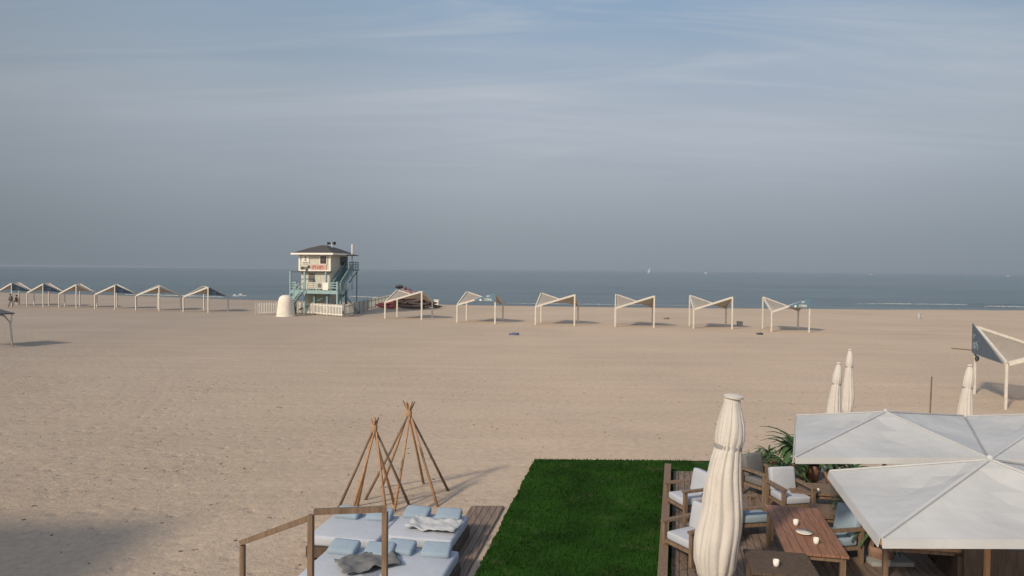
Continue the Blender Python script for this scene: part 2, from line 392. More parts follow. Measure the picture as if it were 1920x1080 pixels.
ar = N(t, 'ShaderNodeValToRGB'); ramp_set(ar.color_ramp, [(.3, (.058, .085, .09)), (.7, (.105, .14, .145))]); TL(a1.outputs[0], ar.inputs[0]); TL(ar.outputs[0], bs.inputs['Base Color'])
mp2 = N(t, 'ShaderNodeMapping'); mp2.inputs['Scale'].default_value = (.25, 1.0, 1); TL(co.outputs['Object'], mp2.inputs[0])
a2 = N(t, 'ShaderNodeTexNoise', Scale=.55, Detail=8, Roughness=.62); TL(mp2.outputs[0], a2.inputs['Vector'])
bp = N(t, 'ShaderNodeBump', Strength=.9, Distance=.9); TL(a2.outputs[0], bp.inputs['Height']); TL(bp.outputs[0], bs.inputs['Normal'])

# surf foam: ragged low strips of white water
def foam(name, pts, wd, zt=.05, seed=0):
    mb = MB(); bb = mb.b; n = 90; prev = None
    def P_(u):
        k = u*(len(pts)-1); i = min(int(k), len(pts)-2); f = k-i
        return Vector(pts[i]).lerp(Vector(pts[i+1]), f)
    for i in range(n+1):
        u = i/n; p = P_(u); X = p.x
        nz = .5+.5*noise.noise(Vector((u*14+seed, seed, 0))) + .35*noise.noise(Vector((u*50, seed, 3)))
        wv = wd*max(.05, nz)*math.sin(math.pi*min(1, max(0.02, u)))**.4
        c = Vector((p.x, p.y + .6*noise.noise(Vector((u*9, seed, 7))), SEA+.02))
        q = [bb.verts.new(c+Vector((0, -wv/2, 0))), bb.verts.new(c+Vector((0, -wv/5, zt*min(1, wv/wd+.2)))), bb.verts.new(c+Vector((0, wv/4, zt*min(1, wv/wd+.2)))), bb.verts.new(c+Vector((0, wv/2, 0)))]
        if prev:
            for a in range(4): bb.faces.new((prev[a], q[a], q[(a+1) % 4], prev[(a+1) % 4]))
        else: bb.faces.new(q)
        prev = q
    bb.faces.new(prev[::-1])
    o = mb.build(name, FOAM, smooth=True); tag(o, kind='structure'); return o
FOAM = mat('foam', (.31, .33, .33), .9, .25, 1.5)
def gs(x, y): g = G(x, y, SEA); return (g.x, g.y, SEA)
foam('surf_foam', [gs(1590, 571), gs(1660, 570.5), gs(1730, 571.5), gs(1815, 572)], .9, .24, 1)
foam('surf_foam', [gs(1845, 575), gs(1890, 576), gs(1960, 577)], .8, .22, 2)
foam('surf_foam', [gs(235, 552.5), gs(300, 554), gs(420, 557.5)], 2.0, .22, 3)
foam('surf_foam', [gs(655, 556.5), gs(700, 558.5), gs(760, 560.5)], 1.0, .25, 4)
foam('surf_foam', [gs(950, 568.5), gs(1060, 570.5), gs(1300, 573)], .5, .10, 5)

# ------------------------------------------------------------------ beach shelters
TALL, LOW, SW = 3.0, 1.8, 3.5
GLY = {  # stroke glyphs like the block letters on the banners: lists of (x0,z0,x1,z1) boxes in a unit cell
    'r': [(0, .8, .8, 1), (.62, 0, .8, .8)], 't': [(0, .8, .9, 1), (.7, 0, .88, .8), (.1, 0, .28, .8), (0, 0, .3, .15)],
    'm': [(0, .8, .85, 1), (.67, 0, .85, .8), (.3, 0, .7, .18), (0, 0, .18, .8)], 'h': [(0, .8, .85, 1), (.67, 0, .85, .8), (.05, 0, .22, .6)],
    'v': [(.3, 0, .5, 1)], 'l': [(.1, .65, .28, 1.25), (.1, .62, .8, .8), (.6, .0, .8, .65)], 's': [(0, 0, .16, 1), (.38, .3, .54, 1), (.76, 0, .92, 1), (0, 0, .92, .17)],
    'y': [(.3, .55, .5, 1)], 'o': [(0, 0, .85, .18), (0, .82, .85, 1), (0, 0, .18, 1), (.67, 0, .85, 1)], 'b': [(0, 0, .95, .18), (0, .82, .8, 1), (.62, 0, .8, 1)],
}
def lettering(mb, org, ux, text, h, nrm, gap=.22, th=.012):
    ux = Vector(ux).normalized(); org = Vector(org); nrm = Vector(nrm).normalized(); x = 0
    for ch in text:
        if ch == ' ': x += h*.45; continue
        for (a, c, b_, d) in GLY[ch]:
            p = [org+ux*(x+h*.8*q)+Vector((0, 0, h*s2)) for q, s2 in ((a, c), (b_, c), (b_, d), (a, d))]
            mb.plate([k + nrm*th for k in p], nrm, th)
        x += h*(.8*.9+gap)
    return mb
def make_shelter(banner=None):
    s = SW/2
    t_ = thing('beach_shelter', 'x', 'shade shelter', group='steel framed shade shelters set in a row on the sand')
    tops = {'nl': (-s, -s, LOW), 'nr': (s, -s, TALL), 'fr': (s, s, LOW), 'fl': (-s, s, TALL)}
    for k in tops:
        x, y, z = tops[k]
        mb = MB(); mb.box((x, y, z/2-.15), (.13, .13, z+.3)); mb.build('post', 'post', t_)
    order = ['nl', 'nr', 'fr', 'fl']
    for i in range(4):
        a = Vector(tops[order[i]]); c = Vector(tops[order[(i+1) % 4]]); d = (c-a).normalized()*.07
        MB().bar(a+d+Vector((0, 0, -.02)), c-d+Vector((0, 0, -.02)), .11, .17).build('beam', 'post', t_)
    def hyp(u, v):
        a = Vector(tops['nl']).lerp(Vector(tops['nr']), u); c = Vector(tops['fl']).lerp(Vector(tops['fr']), u)
        p = a.lerp(c, v)
        e = .02
        p.z += -.02 - .24*math.sin(math.pi*u)*math.sin(math.pi*v) + .02*math.sin(u*math.pi*7)*math.sin(math.pi*v)
        return p
    MB().sheet(hyp, 14, 14, .025).build('shade_cloth', 'cloth', t_, smooth=True)
    if banner == 'near':
        yb = -s-.09
        f = lambda u: LOW+(TALL-LOW)*u
        x0 = lambda u: -s+SW*u
        poly = [(x0(.45), yb, f(.45)+.02), (x0(.5), yb, f(.45)-.1), (s+.08, yb, 2.15), (s+.08, yb, TALL+.12), (x0(.88), yb, f(.88)+.1)]
        bn = MB().plate(poly, (0, 1, 0), .03).build('banner', 'banner', t_)
        q = MB(); lettering(q, (x0(.71), yb-.02, 2.27), (1, 0, 0), 'brths', .2, (0, -1, 0), gap=.0)
        q.build('lettering', 'white', bn); q = MB()
        lettering(q, (x0(.78), yb-.02, 2.62), (1, 0, 0), 'sty', .17, (0, -1, 0), gap=.03)
        q.build('lettering', 'white', bn); q = MB()
        q.plate([(x0(.62)+.1*math.cos(a*math.pi/4), yb-.025, 2.33+.1*math.sin(a*math.pi/4)) for a in range(8)], (0, 1, 0), .012)
        q.build('emblem', 'white', bn)
    if banner == 'far':                     # slate panel on the side that falls from the tall front post to the low rear one
        xb = s+.09
        poly = [(xb, -s-.06, TALL+.02), (xb, -s-.06, 2.05), (xb, -s*.2, 2.0), (xb, s*.75, LOW+.02)]
        bn = MB().plate(poly, (1, 0, 0), .03).build('banner', 'bannerd', t_)
        q = MB(); lettering(q, (xb+.02, -s+.55, 2.0), (0, 1, 0), 'th', .42, (1, 0, 0), gap=.05, th=.014)
        q.build('lettering', 'cushb', bn)
    return t_
protos = {k: make_shelter(k) for k in (None, 'near', 'far')}
used = set()
# near-left foot pixel, turn, banner, label
shel = [
    ((722, 598), 12, None, 'sand coloured steel shelter standing in front of the heap of kayaks'),
    ((857, 605), 12, 'near', 'shelter with a small blue lettered panel, just right of the kayak heap'),
    ((1004, 609), 11, None, 'plain beige shelter two places right of the kayak heap, next to the blue panelled one'),
    ((1153, 613), 9, None, 'plain beige shelter with front and rear posts lined up, third right of the kayak heap'),
    ((1300, 616), 8, None, 'plain beige shelter immediately left of the rightmost blue panelled shelter of the row'),
    ((1446, 622), 7, 'near', 'shelter with blue lettered panel at the right end of the long row'),
    ((344, 585), 16, 'far', 'shelter with slate panel nearest to the left of the white tank and tower'),
    ((255, 582), 17, None, 'plain beige shelter, second to the left of the lifeguard tower'),
    ((178, 579), 18, 'far', 'shelter with slate panel, third to the left of the lifeguard tower'),
    ((111, 577), 19, None, 'plain beige shelter between two slate panelled ones near the left edge'),
    ((51, 575), 20, 'far', 'slate panelled shelter, second from the left end of the far row'),
    ((-6, 573), 21, 'far', 'slate panelled shelter cut by the left edge, beside the two people'),
]
for (pp, t_, bn, lab) in shel:
    g = G(*pp); a = -R(t_); s = SW/2
    off = Matrix.Rotation(a, 3, 'Z') @ Vector((s*{722: 1.17, 857: 1.12, 1004: 1.09, 1153: 1.04, 1446: .93}.get(pp[0], 1), s, 0))
    kx = {722: 1.17, 857: 1.12, 1004: 1.09, 1153: 1.04, 1446: .93}.get(pp[0], 1)
    k = 1 if pp[0] > 200 else (.93 if pp[0] > 150 else .84)      # row end scaled down to follow the lens squeeze at the edge
    off = off*k
    so = place(protos[bn], bn in used, (g.x+off.x, g.y+off.y, 0), a, lab); used.add(bn); so.scale = (k*kx, k, 1)

# big near shelter at the right edge: blue banner on its left side
g = G(1885, 767); a = -R(16); s = SW/2; off = Matrix.Rotation(a, 3, 'Z') @ Vector((s, s, 0))
o = dup(protos[None]); o.scale = (1, 1, 1)
thin = mat('open_net', (.46, .405, .33), .9, .14, 5, trans=.2, holes=.6)
for ch in o.children:
    if ch.name.startswith('shade_cloth'): ch.data = ch.data.copy(); ch.data.materials[0] = thin
o.location = o.location; o.location = (g.x+off.x, g.y+off.y, 0); o.rotation_euler = (0, 0, a)
for ch in o.children:
    if ch.name.startswith(('post', 'beam')):
        ch.data = ch.data.copy(); cc = sum((v.co for v in ch.data.vertices), Vector())/len(ch.data.vertices)
        for v in ch.data.vertices:
            if ch.name.startswith('post'): v.co.x = cc.x+(v.co.x-cc.x)*.72; v.co.y = cc.y+(v.co.y-cc.y)*.72
tag(o, 'large looking shelter at the right edge with slate blue triangular banner on its side', 'shade shelter')
xb = -s-.09
poly = [(xb, s+.1, TALL+.15), (xb, s+.1, 1.85), (xb, s*.3, 1.8), (xb, -s+.1, LOW-.02)]
bn = MB().plate(poly, (1, 0, 0), .03).build('banner', 'bannerd', o)
q = MB(); lettering(q, (xb-.02, s-.08, 2.05), (0, -1, 0), 'thl', .28, (-1, 0, 0), gap=.05)
lettering(q, (xb-.02, s-.1, 2.5), (0, -1, 0), 'vy', .2, (-1, 0, 0), gap=.05); q.build('lettering', 'cushb', bn)
MB().tube([(-s-.9, s+.1, 2.0), (-s+.05, s+.05, 1.95)], .025).build('arm', 'wood', o)
mb = MB(); mb.ball((-s, s-.25, 1.62), .09, (1, 1, 1.4)); mb.tube([(-s-.02, s-.2, 1.66), (-s, s-.08, 1.8)], .015); mb.build('lamp', 'dark', o)

# near-left steel pavilion with bent legs
g = G(-40, 651)
pv = thing('steel_pavilion', 'grey roofed steel pavilion with bent legs cut by the left edge', 'pavilion', g, R(-24))
s = 1.25
for sx in (-1, 1):
    for sy in (-1, 1):
        MB().tube([(sx*s*1.05, sy*s*1.05, -.1), (sx*s, sy*s, 1.1), (sx*s*.97, sy*s*.97, 1.6), (sx*s*.8, sy*s*.8, 2.0), (sx*s*.45, sy*s*.45, 2.22)], .06).build('leg', 'post', pv, smooth=True)
        MB().tube([(sx*s*.99, sy*s*.99, 1.3), (sx*s*1.04, sy*s*1.04, 2.1)], .04).build('brace', 'post', pv)
mb = MB(); v = [mb.b.verts.new(p) for p in ((-1.4, -1.4, 2.2), (1.4, -1.4, 2.2), (1.4, 1.4, 2.2), (-1.4, 1.4, 2.2), (0, 0, 2.85), (0, 0, 2.75), (-1.4, -1.4, 2.12), (1.4, -1.4, 2.12), (1.4, 1.4, 2.12), (-1.4, 1.4, 2.12))]
for i in range(4):
    j = (i+1) % 4; mb.b.faces.new((v[i], v[j], v[4])); mb.b.faces.new((v[6+j], v[6+i], v[5])); mb.b.faces.new((v[i], v[6+i], v[6+j], v[j]))
mb.build('roof', 'grey', pv)

# ------------------------------------------------------------------ lifeguard tower
tg = G(607, 590); TD = tg.y + 2.2; k_ = TD/tg.y
T = thing('lifeguard_tower', 'two storey cream lifeguard tower with grey hipped roof and teal stairs and railings', 'lifeguard tower', (tg.x*k_, TD, 0), -R(15))
hw, hd = 2.05, 2.05
ZD, ZM, ZT = 2.75, 5.0, 6.95
for (px2, py2) in ((-2.3, -2.4), (1.9, -2.5), (-1.9, 1.9), (1.9, 1.9), (3.2, -1.8), (.2, -2.4)):
    MB().box((px2, py2, ZD/2-.2), (.22, .22, ZD+.2)).build('post', 'teald', T)
for sy in (-2.2, 1.8): MB().bar((-1.8, sy*1.0, .5), (1.9, sy*1.0, 2.3), .1).build('brace', 'teald', T)
for sx in (-1.9, 1.9): MB().bar((sx, -2.2, .5), (sx, 1.8, 2.3), .1).build('brace', 'teald', T)
MB().box((-.3, .4, 1.35), (3.2, 2.4, 2.1)).build('storeroom', 'offwhite', T)
dk = MB(); dk.box((.4, -2.1, ZD+.02), (6.0, 1.7, .1)); dk.box((0, .45, ZD+.02), (4.3, 3.4, .1)); dk.build('deck', 'teald', T)
mb = MB(); mb.box((.4, -2.98, ZD-.12), (6.04, .06, .40)); mb.box((3.43, -2.1, ZD-.12), (.06, 1.7, .40)); mb.box((-2.63, -2.1, ZD-.12), (.06, 1.7, .40)); mb.build('deck_edge', 'teal', T)
# walls, lower storey a little set back
lw = MB(); lw.box((0, .1, (ZD+.07+ZM)/2), (hw*2-.2, hd*2-.4, ZM-ZD-.07)); LWL = lw.build('lower_wall', 'offwhite', T)
for i in range(4):
    MB().box((-1.0+i*.8, -hd+.28, 3.9), (.03, .05, 2.0)).build('batten', 'white', LWL)
dr = MB(); dr.box((-.55, -hd+.275, 3.78), (.75, .06, 1.9)); DR = dr.build('door', 'cushg', T); DR['label'] = 'half open dark doorway'
uw = MB(); uw.box((0, 0, (ZM+ZT)/2), (hw*2, hd*2, ZT-ZM)); UW = uw.build('upper_wall', 'offwhite', T)
mb = MB(); 
for sx in (-1, 1): mb.box((sx*(hw-.08), -hd-.02, (ZM+ZT)/2), (.2, .05, ZT-ZM-.02))
mb.box((0, -hd-.03, ZM+.09), (hw*2-.38, .05, .16)); mb.build('corner_trim', 'white', UW)
mb = MB(); mb.box((0, -hd-.06, ZM-.04), (hw*2+.24, .3, .1)); mb.build('ledge', 'greyl', T)
# windows
wf = MB(); wf.box((1.15, -hd-.04, 6.3), (.95, .08, 1.05)); WF = wf.build('window_frame', 'white', T)
mb = MB(); mb.box((1.15, -hd-.09, 6.3), (.78, .02, .88)); PN = mb.build('pane', 'glass', WF)
mb = MB(); mb.box((1.15, -hd-.105, 6.3), (.04, .02, .88)); mb.box((1.15, -hd-.107, 6.3), (.78, .02, .04)); mb.build('glazing_bar', 'wood', WF)
wf = MB(); wf.box((hw+.03, .9, 6.2), (.06, 1.6, .95)); WF = wf.build('window_frame', 'cushg', T)
mb = MB(); mb.box((hw+.07, .9, 6.2), (.02, 1.4, .78)); mb.build('pane', 'glass', WF)
# signs on the front
sg = MB(); sg.box((-1.15, -hd-.05, 6.33), (.9, .04, 1.0)); SG = sg.build('sign', 'white', T)
mb = MB()
mb.box((-1.15, -hd-.08, 5.98), (.75, .02, .16)); mb.plate([(-1.15+.13*math.cos(a*math.pi/6), -hd-.08, 6.62+.13*math.sin(a*math.pi/6)) for a in range(12)], (0, 1, 0), .02)
mb.plate([(-1.33, -hd-.08, 6.18), (-.97, -hd-.08, 6.18), (-1.1, -hd-.08, 6.46), (-1.2, -hd-.08, 6.46)], (0, 1, 0), .02)
mb.build('emblem', 'concrete', SG)
sg = MB(); sg.box((.55, -hd-.045, 5.45), (2.0, .04, .62)); SG = sg.build('sign', 'pink', T); SG.data.materials[0] = mat('pale_pink_board', (.56, .38, .32), .7, .06)
lettering(mb := MB(), (-.3, -hd-.07, 5.27), (1, 0, 0), 'hlvsr', .36, (0, -1, 0), gap=.1, th=.02); mb.build('lettering', 'redl', SG)
lettering(mb := MB(), (-1.75, -hd-.055, 5.2), (1, 0, 0), 'tmbr', .3, (0, -1, 0), gap=.07, th=.02)
mb.build('lettering', 'greyl', T)
for bx_, bz_ in ((-.75, 5.5), (-1.6, 5.35), (-1.0, 5.15)): MB().ball((bx_, -hd-.07, bz_), .18, (1, .12, 1.15), 1, .5).build('painted_figure', 'greyl', T)
# roof
ov = .62
mb = MB(); b8 = mb.b; zz0 = ZT+.12
e = [b8.verts.new(p) for p in ((-hw-ov, -hd-ov, zz0), (hw+ov, -hd-ov, zz0), (hw+ov, hd+ov, zz0), (-hw-ov, hd+ov, zz0))]
m2 = [b8.verts.new(p) for p in ((-1.1, -1.1, zz0+.68), (1.1, -1.1, zz0+.68), (1.1, 1.1, zz0+.68), (-1.1, 1.1, zz0+.68))]
r_ = [b8.verts.new((-.35, 0, zz0+.98)), b8.verts.new((.35, 0, zz0+.98))]
for i in range(4): j = (i+1) % 4; b8.faces.new((e[i], e[j], m2[j], m2[i]))
b8.faces.new((m2[0], m2[1], r_[1], r_[0])); b8.faces.new((m2[2], m2[3], r_[0], r_[1])); b8.faces.new((m2[1], m2[2], r_[1])); b8.faces.new((m2[3], m2[0], r_[0])); b8.faces.new(e[::-1])
RF = mb.build('roof', 'roof', T)
mb = MB(); w2 = hw+ov
for (c, d) in (((0, -w2-.02, zz0-.08), (w2*2+.08, .05, .2)), ((0, w2+.02, zz0-.08), (w2*2+.08, .05, .2)), ((w2+.02, 0, zz0-.08), (.05, w2*2-.02, .2)), ((-w2-.02, 0, zz0-.08), (.05, w2*2-.02, .2))): mb.box(c, d)
mb.build('fascia', 'white', RF)
# horn loudspeakers on a stub
mb = MB(); mb.tube([(.95, .2, zz0+.7), (.95, .2, zz0+1.2)], .05); mb.build('speaker_pole', 'white', T)
for sx in (-1, 1):
    MB().tube([(.95+sx*.1, .15, zz0+1.22), (.95+sx*.2, .1, zz0+1.22), (.95+sx*.48, -.05, zz0+1.22)], [.06, .09, .2], 12).build('loudspeaker', 'dark', T)
# mast with flat shade disc beside the roof
mx_, my_ = 3.1, 1.1
MB().tube([(mx_, my_, ZD), (mx_, my_, 7.0)], .06).build('mast', 'teal', T)
MB().tube([(mx_, my_, 7.0), (mx_, my_, 8.2)], .09).build('antenna', 'white', T)
MB().lathe([(.75, 6.84), (.8, 6.9), (.3, 7.0), (.05, 7.02)], 20, c=(mx_, my_, 0)).build('mast_disc', 'dark', T, smooth=False)
# railing round the deck
def rail(mb, a, c, n, z=ZD, h=1.0, slats=3):
    a = Vector(a); c = Vector(c)
    for i in range(n+1):
        p = a.lerp(c, i/n); mb.box((p.x, p.y, z+h/2), (.08, .08, h))
    for k in range(slats):
        zk = z+h-.06-k*.28; mb.bar((a.x, a.y, zk), (c.x, c.y, zk), .05, .1)
for a, c, n in (((-2.55, -2.9), (-1.9, -2.9), 1), ((-.4, -2.9), (3.35, -2.9), 5), ((3.38, -2.85), (3.38, -1.4), 2), ((-2.58, -2.85), (-2.58, -1.3), 2)):
    mb = MB(); rail(mb, (*a, 0), (*c, 0), n); mb.build('railing', 'teal', T)
# rail-hung notice boards
mb = MB(); mb.box((.6, -2.92, ZD+.62), (1.9, .03, .72)); NB = mb.build('notice_board', 'offwhite', T)
mb = MB(); mb.box((1.9, -2.95, ZD+.55), (.7, .03, .85)); mb.build('notice_board', 'white', T)
mb = MB(); 
for k in range(3): mb.box((.6, -2.945, ZD+.42+k*.2), (1.9, .02, .03))
mb.build('slats', 'cushg', NB); MB().box((1.15, -2.97, ZD+.65), (.4, .02, .4)).build('notice', 'cushg', NB)
# tall corner posts
for (x, y, z0, z1) in ((-2.6, -2.95, .1, 4.95), (-.75, -2.95, .1, 4.9), (3.42, -3.0, -.1, 3.85), (1.6, -2.3, ZD, 4.9)):
    MB().box((x, y, (z0+z1)/2), (.16, .16, z1-z0)).build('post', 'teal', T)
MB().bar((-2.68, -2.95, 4.9), (-.7, -2.95, 4.9), .07, .09).build('beam', 'greyl', T)
# flight of stairs from the deck to the sand at the front left
def stair(x0, z0, x1, z1, y, wd, name, panel=False):
    S_ = MB(); S_.bar((x0, y-wd/2, z0), (x1, y-wd/2, z1), .06, .3); S_.bar((x0, y+wd/2, z0), (x1, y+wd/2, z1), .06, .3)
    n = int(abs(z1-z0)/.22)
    S = S_.build(name, 'teal', T)
    tr = MB()
    for i in range(1, n):
        f = i/n; tr.box((x0+(x1-x0)*f, y, z0+(z1-z0)*f), (.28, wd-.08, .04))
    tr.build('tread', 'teald', S)
    rl = MB()
    for sy in (-1, 1):
        rl.bar((x0, y+sy*wd/2, z0+.95), (x1, y+sy*wd/2, z1+.95), .06, .09)
        for i in range(0, n+1, 3):
            f = i/n; rl.box((x0+(x1-x0)*f, y+sy*wd/2, z0+(z1-z0)*f+.48), (.06, .06, .95))
    rl.build('handrail', 'teal', S)
    if panel:
        for sy in (-1, 1):
            yy = y+sy*(wd/2-.04)
            pn = MB(); pn.plate([(x0, yy, z0-.1), (x1, yy, z1-.1), (x1, yy, z1+.85), (x0, yy, z0+.85)], (0, 1, 0), .03); pn.build('side_panel', 'teald', S)
    return S
stair(-.9, ZD, -3.2, 0.05, -3.45, .95, 'staircase')
S2 = stair(-1.9, ZD+.05, 1.0, 5.1, -2.75, .95, 'staircase', True)
S2.rotation_euler = (0, 0, math.pi/2)
mb = MB(); mb.box((2.75, 1.6, 5.1), (1.2, 1.3, .12)); mb.build('landing', 'teald', T)
mb = MB(); rail(mb, (3.32, 1.0, 0), (3.32, 2.2, 0), 2, 5.15, 1.0, 4); rail(mb, (2.2, 2.22, 0), (3.3, 2.22, 0), 1, 5.15, 1.0, 4); mb.build('railing', 'teald', T)
for a, c in (((3.25, 1.1, 5.0), (2.15, 1.1, 3.6)), ((3.25, 2.1, 5.0), (2.15, 2.1, 3.6)), ((3.2, 2.1, 5.0), (3.2, 2.1, -.1)), ((3.3, -1.5, 2.6), (3.9, 1.6, -.1))): MB().bar(a, c, .1).build('brace', 'teald', T)

# picket fence panels round the tower: one run in front, one greyer run down the right side
def picket(points, name, label, m1, m2, step=.16, h=1.35):
    base = Vector((*points[0], 0)); F = thing(name, label, 'fence', base)
    for a, c in zip(points, points[1:]):
        a = Vector((*a, 0))-base; c = Vector((*c, 0))-base; ln = (c-a).length; d = (c-a)/ln; rz_ = math.atan2(d.y, d.x)
        k = max(1, round(ln/2.7))
        for q in range(k):
            p0 = a.lerp(c, q/k); p1 = a.lerp(c, (q+1)/k); L_ = (p1-p0).length; mb = MB()
            n = int((L_-.2)/step)
            for i in range(n):
                pt = p0 + d*(.16+i*(L_-.3)/max(1, n-1)); mb.box((pt.x, pt.y, h/2+.05), (step*.52, .03, h-.1), rz_)
            nrm = Vector((-d.y, d.x, 0))*.035
            for z in (.25, h-.2): mb.bar(p0+nrm+Vector((0, 0, z)), p1+nrm+Vector((0, 0, z)), .04, .09)
            mb.build('picket_panel', m1, F)
            MB().box((p0.x, p0.y, h/2), (.1, .1, h+.1), rz_).build('fence_post', m2, F)
    return F
pa, pb, pc, pd = G(479, 590), G(560, 588), G(642, 594.5), G(742, 566)
picket([(pa.x, pa.y), (pb.x, pb.y), (pc.x, pc.y)], 'picket_fence', 'white picket fence across the front of the lifeguard tower', 'white', 'offwhite', .24)
picket([(pc.x+.2, pc.y+.1), (pd.x, pd.y)], 'picket_fence', 'greyish picket fence running back from the tower corner toward the sea', 'offwhite', 'cushg', .22)

g = G(535, 594)
tk = thing('water_tank', 'domed cream white tank standing before the picket fence left of the tower', 'tank', (g.x-.25, g.y+.9, 0))
MB().lathe([(.98, -.1), (.96, .3), (.88, 1.0), (.82, 1.55), (.76, 1.85), (.64, 2.12), (.44, 2.28), (.2, 2.34), (.02, 2.35)], 32, jitter=.03).build('shell', 'tank', tk, smooth=True)
MB().lathe([(1.03, -.05), (1.03, .1), (.97, .13)], 32).build('base_rim', 'white', tk)

# kayaks and boards heaped behind the first shelter
def kayak_proto(m):
    o = thing('kayak', 'x', 'kayak', group='kayaks heaped on the sand')
    mb = MB(); n = 12; rings = []
    for i in range(n+1):
        u = i/n*2-1; wv = .36*(1-abs(u)**2.4)**.7+.01; zr = .06+.22*abs(u)**3
        rings.append([mb.b.verts.new((u*1.7, wv*math.cos(a*math.tau/10), zr + .18*math.sin(a*math.tau/10)*(1-abs(u)**4+.05))) for a in range(10)])
    for r1_, r2_ in zip(rings, rings[1:]):
        for q in range(10): mb.b.faces.new((r1_[q], r1_[(q+1) % 10], r2_[(q+1) % 10], r2_[q]))
    mb.b.faces.new(rings[0]); mb.b.faces.new(rings[-1][::-1])
    H_ = mb.build('hull', m, o, smooth=True)
    MB().lathe([(.26, .2), (.28, .27), (.22, .25), (.2, .12)], 16).build('cockpit', 'dark', o)
    return o
kp = {k: kayak_proto(k) for k in ('red', 'pink', 'brown')}; ku = set()
kc = G(765, 580); KX, KY = kc.x-.1, kc.y+1.3
kay = [
    ('red', (-2.6, -1.2, .25), (0, .05, .2), 'red kayak lying at the lower left of the heap by the fence'),
    ('brown', (-.3, -.9, .3), (0, 0, .1), 'dark brown kayak at the foot of the heap behind the shelter'),
    ('brown', (1.6, -.9, .3), (.1, .05, -.1), 'dark brown kayak at the right foot of the heap'),
    ('brown', (.3, -.5, .75), (.1, .05, .15), 'dark brown kayak in the second layer of the heap, centre'),
    ('brown', (1.9, -.3, .75), (0, .12, -.15), 'dark brown kayak in the second layer of the heap, right side'),
    ('brown', (-1.3, -.4, 1.15), (0, -.25, .1), 'dark brown kayak in the third layer of the heap, left'),
    ('pink', (.7, -.3, 1.25), (.3, .15, .05), 'faded pink kayak in the middle of the heap'),
    ('brown', (1.3, .2, 1.35), (.1, .3, 0), 'dark brown kayak tilted down to the right under the pink ones'),
    ('pink', (.4, .1, 1.85), (.3, .38, 0), 'upper faded pink kayak sloping down right from the peak of the heap'),
    ('brown', (-1.4, .2, 1.65), (.2, -.7, 0), 'dark brown kayak leaning up steeply to the peak of the heap'),
    ('red', (-2.3, -.6, .75), (0, -.2, .3), 'red kayak resting above the lowest red one at the left of the heap'),
    ('pink', (.0, .5, 2.25), (.3, .42, .1), 'topmost faded pink kayak of the heap'),
]
kay += [('brown', (.6, -1.3, .3), (0, 0, -.12), 'dark brown kayak nearest the shelter at the very foot of the heap'), ('brown', (1.5, -1.1, .62), (0, .05, .12), 'dark brown kayak on top of the one at the foot of the heap'), ('brown', (.2, -.6, 1.5), (.4, .15, .1), 'dark brown kayak half under the faded pink ones'), ('brown', (-1.2, -.9, .6), (.2, -.1, -.15), 'dark brown kayak beside the red ones in the heap'),
    ('brown', (-.6, -1.0, .85), (.2, .1, .3), 'dark brown kayak lying across the front of the heap at left'),
    ('brown', (.9, -.7, 1.05), (.2, -.1, -.25), 'dark brown kayak lying across the front of the heap under the beam'),
    ('brown', (2.3, -.6, 1.1), (.1, .35, .1), 'dark brown kayak at the far right slope of the heap'),
    ('brown', (-.4, .2, 1.9), (.3, .1, .5), 'dark brown kayak near the top of the heap, lying level'),
    ('brown', (2.9, -.2, .5), (.1, .3, .35), 'outermost dark brown kayak at the right end of the heap')]
for (m_, p, r, lab) in kay:
    ko = place(kp[m_], m_ in ku, (KX+p[0], KY+p[1], p[2]), 0, lab, rot=r); ko.scale = (1, 1.25, 1.25); ku.add(m_)
mb = MB(); mb.tube([(0, 0, 0), (.15, 0, 3.1)], .05); mb.ball((.15, 0, 2.95), .35, (1.4, .6, .7), 2, .9)
tag(mb.build('flag_pole', 'dark', loc=(KX-1.5, KY, 0)), 'dark bundled flag on a short pole above the kayak heap', 'flag pole')
mb = MB(); mb.box((0, 0, .55), (.62, .5, .9)); mb.box((0, 0, 1.03), (.7, .58, .08)); mb.box((-.2, 0, .06), (.08, .5, .12)); mb.box((.2, 0, .06), (.08, .5, .12))
g = G(818, 576); tag(mb.build('cooler_box', 'white', loc=(g.x, g.y, 0)), 'small white cool box on the sand right of the kayak heap', 'cool box')

# ------------------------------------------------------------------ two people at the far left
def person(name, label, loc, rz, joints, edges, radii, colm, extra):
    T_ = thing(name, label, 'person', loc, rz)
    me = bpy.data.meshes.new('body'); me.from_pydata(joints, edges, []); me.materials.append(P[colm])
    o = bpy.data.objects.new('body', me); COL.objects.link(o); o.parent = T_
    sk = o.modifiers.new('skin', 'SKIN'); o.modifiers.new('sub', 'SUBSURF').levels = 1
    for i, r in enumerate(radii): me.skin_vertices[0].data[i].radius = (r, r)
    me.skin_vertices[0].data[0].use_root = True
    for nm, m_, f in extra: f(T_, nm, m_)
    return T_
J = [(0, 0, .92), (0, 0, 1.15), (0, .02, 1.40), (0, .02, 1.50), (0, 0, 1.62), (.18, 0, 1.40), (.24, .05, 1.12), (.22, -.12, .92), (-.18, 0, 1.40), (-.24, -.05, 1.12), (-.2, .1, .9),
     (.1, 0, .86), (.11, -.18, .48), (.11, -.2, .05), (.11, -.34, .03), (-.1, 0, .86), (-.11, .12, .47), (-.11, .34, .09), (-.11, .24, .03)]
E_ = [(0, 1), (1, 2), (2, 3), (3, 4), (2, 5), (5, 6), (6, 7), (2, 8), (8, 9), (9, 10), (0, 11), (11, 12), (12, 13), (13, 14), (0, 15), (15, 16), (16, 17), (17, 18)]
RR = [.15, .14, .16, .06, .1, .07, .045, .035, .07, .045, .035, .1, .065, .045, .035, .1, .065, .045, .035]
